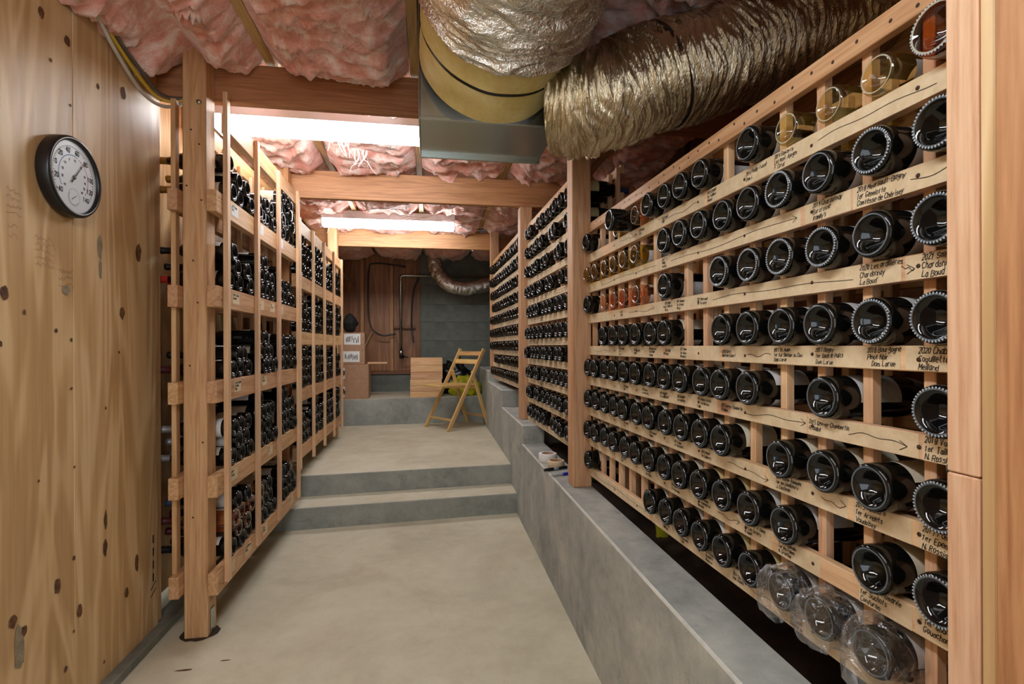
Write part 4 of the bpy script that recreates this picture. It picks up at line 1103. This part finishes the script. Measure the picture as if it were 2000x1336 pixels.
# ------------------------------------------------------------------ back wall
wbk2 = empty('wall_back', (0, 7.4, 0)); tag(wbk2, 'far wall, dim brown panels on the left and grey concrete on right', 'wall', kind='structure')
def wq(nm, lo, hi, mat, ch=0.002):
    o = board(nm, lo, hi, mat, wbk2, ch); o.location = Vector(o.location)-Vector(wbk2.location); return o
wq('concrete_stem', (-1.4, 7.36, 0.0), (-0.09, 7.55, 0.86), M_BLOCK, 0.004)
wq('sill_plate', (-1.4, 7.33, 0.86), (-0.09, 7.5, 0.905), 'dark')
for a, c in ((-1.4, -0.90), (-0.895, -0.50), (-0.495, -0.09)):
    wq('plywood_panel', (a, 7.45, 0.905), (c, 7.47, 2.8), M_PLYD)
for x in (-1.30, -0.895, -0.495): wq('stud', (x-0.022, 7.36, 0.905), (x+0.022, 7.449, 2.6), 'beam')
wq('blocking', (-0.47, 7.38, 1.50), (-0.17, 7.449, 1.53), 'dark')
wq('corner_post', (-0.155, 7.32, 0.905), (-0.10, 7.45, 2.6), 'dark')
zz = 0.62
for k, hgt in enumerate((0.20, 0.265, 0.24, 0.265, 0.25, 0.265, 0.25, 0.25)):
    off = R.uniform(-.0015, .0015)
    for (xa, xb) in ((-0.098, 0.95), (0.95, 1.95)):
        wq('concrete_course', (xa, 7.30+off, zz+0.001), (xb-0.001, 7.55, zz+hgt-0.001), M_BLOCK, 0.0012)
    zz += hgt
wq('backing', (-0.09, 7.36, 0.5), (1.95, 7.56, 2.6), M_BLOCK)

# pipes and cables on the back wall
def smooth(pts, k=6):
    P = []
    for i in range(len(pts)-1):
        p0 = Vector(pts[max(i-1, 0)]); p1 = Vector(pts[i]); p2 = Vector(pts[i+1]); p3 = Vector(pts[min(i+2, len(pts)-1)])
        for q in range(k):
            t = q/k; P.append(0.5*((2*p1)+(p2-p0)*t+(2*p0-5*p1+4*p2-p3)*t*t+(3*p1-p0-3*p2+p3)*t**3))
    P.append(Vector(pts[-1])); return P
pp = empty('water_pipe', (-0.365, 7.278, 1.1)); tag(pp, 'galvanised pipe running down the far wall and along its top', 'pipe')
b = MB(); b.tube([(0.0, 0, 0.06), (0, 0, 1.10), (0.012, 0, 1.128), (0.04, 0, 1.135), (1.4, 0.0, 1.13)], 0.019, 10); b.obj('pipe', M_GALV, pp)
b = MB(); b.tube([(0, 0, 0.02), (0, 0, 0.10)], 0.03, 10); b.obj('coupling', M_GALV, pp)
b = MB(); b.tube([(0, 0, 0.03), (0.0, -0.02, 0.0), (0.03, -0.05, 0.005)], 0.026, 10); b.obj('valve', M_BLACK, pp)
b = MB(); b.tube([(0.03, -0.05, 0.02), (0.10, -0.05, -0.01)], 0.008, 8); b.obj('valve_handle', M_BLACK, pp)
b = MB(); b.tube(smooth([(-0.30, 7.3, 2.36), (-0.72, 7.3, 2.40), (-0.80, 7.31, 2.28), (-0.805, 7.31, 1.75), (-0.76, 7.29, 1.50), (-0.62, 7.27, 1.40), (-0.44, 7.28, 1.42)]), 0.011, 8)
tag(b.obj('black_hose', M_BLACK), 'black cable looping down the brown panels of the far wall', 'cable')
b = MB(); b.tube(smooth([(-0.12, 7.28, 2.2), (-0.20, 7.29, 1.98), (-0.22, 7.30, 1.55), (-0.205, 7.28, 1.38), (-0.19, 7.27, 1.30)]), 0.011, 8)
tag(b.obj('black_hose', M_BLACK), 'short black cable hanging right of the galvanised pipe', 'cable')
d3 = empty('flexible_duct', (0.45, 7.0, 2.1)); tag(d3, 'silver foil duct drooping in a loop on the far wall', 'duct', 'flexible ducts')
b = sweep([(0.10, 7.05, 2.55), (0.10, 7.02, 2.36), (0.16, 6.98, 2.20), (0.30, 6.95, 2.07), (0.52, 6.95, 2.03), (0.80, 6.97, 2.09), (1.15, 7.0, 2.20)], lambda s, a: 0.085, 150, 48,
          lambda l, a, s: 0.010*(1-abs(noise.noise(Vector((math.cos(a), math.sin(a), l*26))))*2)+0.010*noise.noise(Vector((math.cos(a)*2, math.sin(a)*2, l*14))))
o = b.obj('foil_sleeve', M_FOIL1, d3); o.location = -Vector(d3.location)
b = MB(); b.tube([(-1.25, 6.6, 2.30), (-0.99, 7.28, 2.12)], 0.022, 10)
tag(b.obj('plastic_pipe', plain('grey_pipe', lin(150, 132, 116), 0.5)), 'pale sloping pipe in the dark corner behind the left rack', 'pipe')

# ------------------------------------------------------------------ boxes, crates, bags on the ledge
def carton(loc, dx, dy, dz, lab, labels, rz=0.0, flap=None):
    t = empty('cardboard_box', loc, rz); tag(t, lab, 'box', 'cardboard boxes on the ledge')
    b = MB(); b.box((0, 0, dz/2), (dx, dy, dz), 0.004); b.obj('carton', M_CARD, t)
    b = MB(); b.box((0, 0, dz+0.0005), (dx*0.98, 0.05, 0.001), 0); b.obj('packing_tape', L['tan'], t)
    for (x, z, w, h, side) in labels:
        b = MB()
        if side: b.box((x, -dy/2-0.001, z), (w, 0.002, h), 0)
        else: b.box((dx/2+0.001, x, z), (0.002, w, h), 0)
        o = b.obj('shipping_label', L['white'], t)
        b = MB(); r = random.Random(int(z*1000))
        for q in range(9):
            xx = x-w*0.36+w*0.72*q/8
            for _ in range(2):
                hh = h*r.uniform(.15, .4); zc = z+r.uniform(-.2, .2)*h
                if side: quad_strip([(xx, -dy/2-0.0025, zc-hh/2), (xx, -dy/2-0.0025, zc+hh/2)], r.uniform(.004, .010), (0, -1, 0), b)
        if b.v: b.obj('print', M_INK, t)
    return t
carton((-0.89, 6.55, 0.615), 0.36, 0.32, 0.415, 'lower brown cardboard box on the ledge beside the left rack', [(-0.11, 0.31, 0.03, 0.13, True), (-0.11, 0.09, 0.03, 0.12, True)], 0.03)
t = carton((-0.905, 6.56, 1.031), 0.30, 0.28, 0.385, 'upper brown cardboard box with two white shipping labels and open flap', [(0.005, 0.305, 0.19, 0.13, True), (-0.005, 0.095, 0.19, 0.13, True)], 0.02)
b = MB(); m = Matrix.Rotation(0.45, 3, 'Y'); b.box((0.19, 0, 0.30), (0.006, 0.27, 0.19), 0.001, m); b.obj('flap', M_CARDIN, t)
b = MB(); b.box((0.24, 0.02, 0.012), (0.22, 0.10, 0.024), 0.002)
o = board('timber_offcut', (-0.74, 6.58, 1.0315), (-0.50, 6.65, 1.0545), 'crate'); tag(o, 'short pale timber offcut lying across the lower cardboard box', 'timber')
bb = MB(); N = 26
for j in range(N+1):
    for i in range(24):
        a = 2*PI*i/24; s = j/N; r = 0.085*math.sin(PI*min(1, 0.05+s*0.95))**0.6*(1+0.25*noise.noise(Vector((math.cos(a)*2, math.sin(a)*2, s*5))))
        bb.v.append((r*math.cos(a)*1.0, r*math.sin(a)*1.1, s*0.24))
for j in range(N):
    for i in range(24): bb.f.append((j*24+i, j*24+(i+1) % 24, (j+1)*24+(i+1) % 24, (j+1)*24+i)); bb.m.append(0); bb.sm.append(True)
me = bb.mesh('black_bag', plain('black_cloth', lin(16, 15, 16), 0.8))
tag(link('black_bag', me, None, (-0.94, 6.53, 1.417)), 'black cloth bag on top of the upper cardboard box', 'bag')
def crate(loc, dx, dy, dz, lab, rz):
    t = empty('wooden_crate', loc, rz); tag(t, lab, 'crate', 'wooden wine crates on the ledge')
    n = 3; h = dz/n
    for k in range(n):
        for s in (-1, 1):
            b = MB(); b.box((0, s*(dy/2-0.006), h*(k+0.5)), (dx, 0.012, h-0.003), 0.001); b.obj('slat', W['crateX'], t)
            b = MB(); b.box((s*(dx/2-0.006), 0, h*(k+0.5)), (0.012, dy-0.026, h-0.003), 0.001); b.obj('slat', W['crateY'], t)
    b = MB(); b.box((0, 0, dz-0.004), (dx-0.002, dy-0.002, 0.010), 0.001); b.obj('lid', W['crateX'], t)
    return t
crate((-0.02, 6.60, 0.615), 0.385, 0.34, 0.225, 'lower wooden wine crate on the ledge behind the folding chair', 0.0)
crate((-0.015, 6.605, 0.841), 0.390, 0.345, 0.262, 'upper wooden wine crate stacked on another crate behind the chair', 0.02)
def crumple(name, loc, rx, ry, rz, mat, seed, lab, cat):
    b = MB(); N, Mv = 22, 36
    for j in range(N+1):
        f = PI*j/N
        for i in range(Mv):
            a = 2*PI*i/Mv; d = Vector((math.sin(f)*math.cos(a), math.sin(f)*math.sin(a), math.cos(f)))
            k = 1+0.35*noise.fractal(d*2.2+Vector((seed, 0, 0)), 1, 2, 4)
            b.v.append((d.x*rx*k, d.y*ry*k, max(-rz*0.6, d.z*rz*k)))
    for j in range(N):
        for i in range(Mv): b.f.append((j*Mv+i, (j+1)*Mv+i, (j+1)*Mv+(i+1) % Mv, j*Mv+(i+1) % Mv)); b.m.append(0); b.sm.append(True)
    o = b.obj(name, mat); o.location = loc; return tag(o, lab, cat)
M_YEL = plain('yellow_green_plastic', lin(176, 172, 28), 0.5)
crumple('yellow_sack', (0.48, 6.62, 0.705), 0.20, 0.13, 0.15, M_YEL, 3, 'crumpled yellow green sack on the ledge behind the folding chair', 'sack')
crumple('black_sack', (0.36, 6.92, 0.78), 0.22, 0.16, 0.27, plain('black_plastic_sack', lin(14, 15, 16), 0.3), 8, 'dark plastic sack behind the yellow one on the ledge', 'sack')
crumple('yellow_sack', (1.03, 2.10, 0.40), 0.05, 0.04, 0.12, M_YEL, 5, 'yellow green sack on the soil under the near right rack', 'sack')
crumple('yellow_sack', (0.92, 2.95, 0.50), 0.08, 0.08, 0.11, M_YEL, 6, 'yellow green sack on the soil behind the tape rolls', 'sack')

# ------------------------------------------------------------------ folding chair
def chair():
    c = Vector((0.33, 6.06, 0.299)); d = Vector((-0.85, -0.52, 0)).normalized(); w = Vector((0.52, -0.85, 0)).normalized()
    t = empty('folding_chair', c); tag(t, 'light wooden folding chair standing on the upper floor before the ledge', 'chair')
    P = lambda f, s, z: d*f+w*s+Vector((0, 0, z))
    hw = 0.235
    for s in (-1, 1):   # long members: front foot up to the back top
        stick('back_post', P(0.27, s*hw, 0.0), P(-0.235, s*hw, 0.915), 0.024, 0.044, 'chair', t, 0.004, up=tuple(d))
        stick('rear_leg', P(-0.315, s*(hw-0.028), 0.0), P(-0.085, s*(hw-0.028), 0.66), 0.022, 0.042, 'chair', t, 0.004, up=tuple(d))
        stick('seat_rail', P(-0.17, s*(hw-0.055), 0.47), P(0.27, s*(hw-0.055), 0.495), 0.02, 0.030, 'chair', t, 0.003)
    for z, hh in ((0.860, 0.055), (0.765, 0.060)):
        f = 0.27-0.505*z/0.915
        stick('back_slat', P(f, -hw+0.012, z), P(f, hw-0.012, z), 0.014, hh, 'chair', t, 0.003, up=tuple((Vector((0, 0, 1))*0.915-d*0.505).normalized()))
    for k in range(6):
        f = -0.16+0.088*k
        stick('seat_slat', P(f+0.038, -hw+0.035, 0.500+0.01*f), P(f+0.038, hw-0.035, 0.500+0.01*f), 0.082, 0.016, 'chair', t, 0.003)
    f = lambda z: 0.27-0.505*z/0.915
    stick('rung', P(f(0.115), -hw, 0.115), P(f(0.115), hw, 0.115), 0.016, 0.026, 'chair', t, 0.003)
    stick('rung', P(-0.315+0.23*0.12/0.66, -hw+0.03, 0.12), P(-0.315+0.23*0.12/0.66, hw-0.03, 0.12), 0.016, 0.026, 'chair', t, 0.003)
chair()

# ------------------------------------------------------------------ tape rolls and pens on the curb
def roll(loc, r0, r1, h, mat, lab):
    t = empty('tape_roll', loc); tag(t, lab, 'tape roll', 'tape rolls on the curb')
    b = MB(); b.lathe([(r0, 0.0), (r1-0.002, 0.0), (r1, 0.002), (r1, h-0.002), (r1-0.002, h), (r0, h)], 40)
    o = b.obj('tape', mat, t)
    b = MB(); b.lathe([(r0, h-0.001), (r0, 0.001), (r0-0.003, 0.001), (r0-0.003, h-0.001), (r0, h-0.001)], 40); b.obj('core', M_CARD, t)
roll((0.700, 2.955, 0.565), 0.036, 0.054, 0.050, L['white'], 'white tape roll on the concrete curb behind the tan one')
roll((0.717, 2.825, 0.565), 0.036, 0.048, 0.036, M_TAPE, 'tan masking tape roll on the curb in front of white roll')
def pen(a, bb_, r, mats, lab, parts):
    a = Vector(a); bv = Vector(bb_); t = empty('marker_pen', a); tag(t, lab, 'pen', 'pens on the curb')
    for (s0, s1, rr, nm, m) in parts:
        b = MB(); p, q = (bv-a)*s0, (bv-a)*s1
        b.tube([p, p.lerp(q, .05), p.lerp(q, .95), q], [rr*0.6, rr, rr, rr*0.6], 12); b.obj(nm, m, t)
M_GREYP = plain('grey_plastic', lin(150, 156, 160), 0.3); M_BLUEP = plain('blue_plastic', lin(24, 34, 170), 0.3)
pen((0.622, 2.715, 0.574), (0.765, 2.765, 0.574), 0.008, None, 'black capped marker pen lying on the curb near the tape', [(0, .42, .0085, 'cap', M_BLACK), (.40, .62, .0078, 'grip', M_GREYP), (.6, 1.0, .0076, 'barrel', M_BLACK)])
pen((0.635, 2.60, 0.572), (0.745, 2.635, 0.572), 0.006, None, 'slim grey pen with a blue cap lying nearest on the curb', [(0, .62, .0045, 'barrel', M_GREYP), (.6, 1.0, .0078, 'cap', M_BLUEP)])

# ------------------------------------------------------------------ thermometer
def thermometer():
    y, z, r = 1.886, 1.806, 0.130
    t = empty('wall_thermometer', (-1.17, y, z)); tag(t, 'round black rimmed dial thermometer on the plywood wall', 'thermometer')
    rot = Matrix(((0, 0, 1), (1, 0, 0), (0, 1, 0))).to_4x4()   # local: x -> world y, y -> world z, z -> into the room
    def put(o): o.matrix_local = rot @ o.matrix_local; return o
    b = MB(); b.lathe([(0.0, 0.001), (r*0.97, 0.001), (r, 0.006), (r, 0.034), (r-0.004, 0.040), (r-0.012, 0.041), (r-0.015, 0.036), (r-0.016, 0.030)], 72); put(b.obj('rim', M_BLACK, t))
    b = MB(); n = 64; b.add([(0, 0, 0.030)]+[((r-0.015)*math.cos(2*PI*k/n), (r-0.015)*math.sin(2*PI*k/n), 0.030) for k in range(n)], [(0, 1+k, 1+(k+1) % n) for k in range(n)])
    put(b.obj('dial', plain('dial_white', lin(222, 229, 236), 0.35), t))
    def arc(rad, a0, a1, w, m, nm, cx=0, cy=0):
        b = MB(); k = 40
        for i in range(k):
            p, q = math.radians(a0+(a1-a0)*i/k), math.radians(a0+(a1-a0)*(i+1)/k)
            b.add([(cx+(rad-w/2)*math.cos(p), cy+(rad-w/2)*math.sin(p), 0.0304), (cx+(rad+w/2)*math.cos(p), cy+(rad+w/2)*math.sin(p), 0.0304), (cx+(rad+w/2)*math.cos(q), cy+(rad+w/2)*math.sin(q), 0.0304), (cx+(rad-w/2)*math.cos(q), cy+(rad-w/2)*math.sin(q), 0.0304)], [(0, 1, 2, 3)])
        put(b.obj(nm, m, t))
    blue = plain('dial_blue', lin(70, 130, 180), 0.5); red = plain('dial_red', lin(190, 90, 100), 0.5); grn = plain('dial_green', lin(90, 120, 110), 0.5)
    arc(0.070, 75, 215, 0.003, blue, 'cold_scale'); arc(0.070, -40, 70, 0.0018, red, 'hot_scale')
    arc(0.098, -42, 222, 0.0010, M_INK, 'scale_line')
    b = MB()
    for i in range(53):
        a = math.radians(222-264*i/52); r0 = 0.088 if i % 4 == 0 else 0.092
        d = Vector((math.cos(a), math.sin(a), 0)); s = Vector((-math.sin(a), math.cos(a), 0))*0.0006
        b.add([d*r0-s+Vector((0, 0, .0304)), d*0.097-s+Vector((0, 0, .0304)), d*0.097+s+Vector((0, 0, .0304)), d*r0+s+Vector((0, 0, .0304))], [(0, 1, 2, 3)])
    put(b.obj('scale_ticks', M_INK, t))
    def num(s, ang, rad, size, m=M_INK):
        o = strokes([s], size, size*0.13, 0.0, 0, 1.0, 0.0, 'C', 0.9).obj('numeral', m, t)
        a = math.radians(ang); o.matrix_local = rot @ Matrix.Translation((rad*math.cos(a), rad*math.sin(a)+size*0.35, 0.0306))
    for s, a in (('-40', 220), ('-20', 190), ('0', 162), ('20', 135), ('40', 108), ('60', 78), ('80', 46), ('100', 10), ('120', -18), ('140', -44)): num(s, a, 0.085, 0.021)
    for s, a in (('-40', 218), ('-30', 190), ('-20', 165), ('-10', 140), ('0', 112), ('10', 84), ('20', 50), ('30', 18), ('40', -4), ('50', -24), ('60', -44)): num(s, a, 0.056, 0.010)
    arc(0.028, 0, 360, 0.0008, grn, 'humidity_ring', 0, -0.066); arc(0.024, 150, 330, 0.0016, grn, 'humidity_scale', 0, -0.066)
    b = MB(); b.lathe([(0.0, 0.004), (0.006, 0.003), (0.007, 0.0)], 16); o = b.obj('hub', plain('dial_hub', lin(90, 88, 70), 0.4), t); put(o); o.matrix_local = rot @ Matrix.Translation((0, 0, 0.0306))
    a = math.radians(52); d = Vector((math.cos(a), math.sin(a), 0)); s = Vector((-d.y, d.x, 0)); zz = Vector((0, 0, 0.033))
    b = MB(); b.add([d*-0.025-s*0.003+zz, d*-0.025+s*0.003+zz, d*0.078+s*0.0006+zz, d*0.078-s*0.0006+zz], [(0, 3, 2, 1)]); put(b.obj('needle', M_INK, t))
    a = math.radians(35); d = Vector((math.cos(a), math.sin(a), 0)); s = Vector((-d.y, d.x, 0)); zz = Vector((0, -0.066, 0.0312))
    b = MB(); b.add([zz-d*0.014-s*0.001, zz-d*0.014+s*0.001, zz+d*0.018+s*0.0004, zz+d*0.018-s*0.0004], [(0, 3, 2, 1)]); put(b.obj('humidity_needle', M_INK, t))
thermometer()

print('individual bottles', COUNT, 'objects', len(SC.objects))
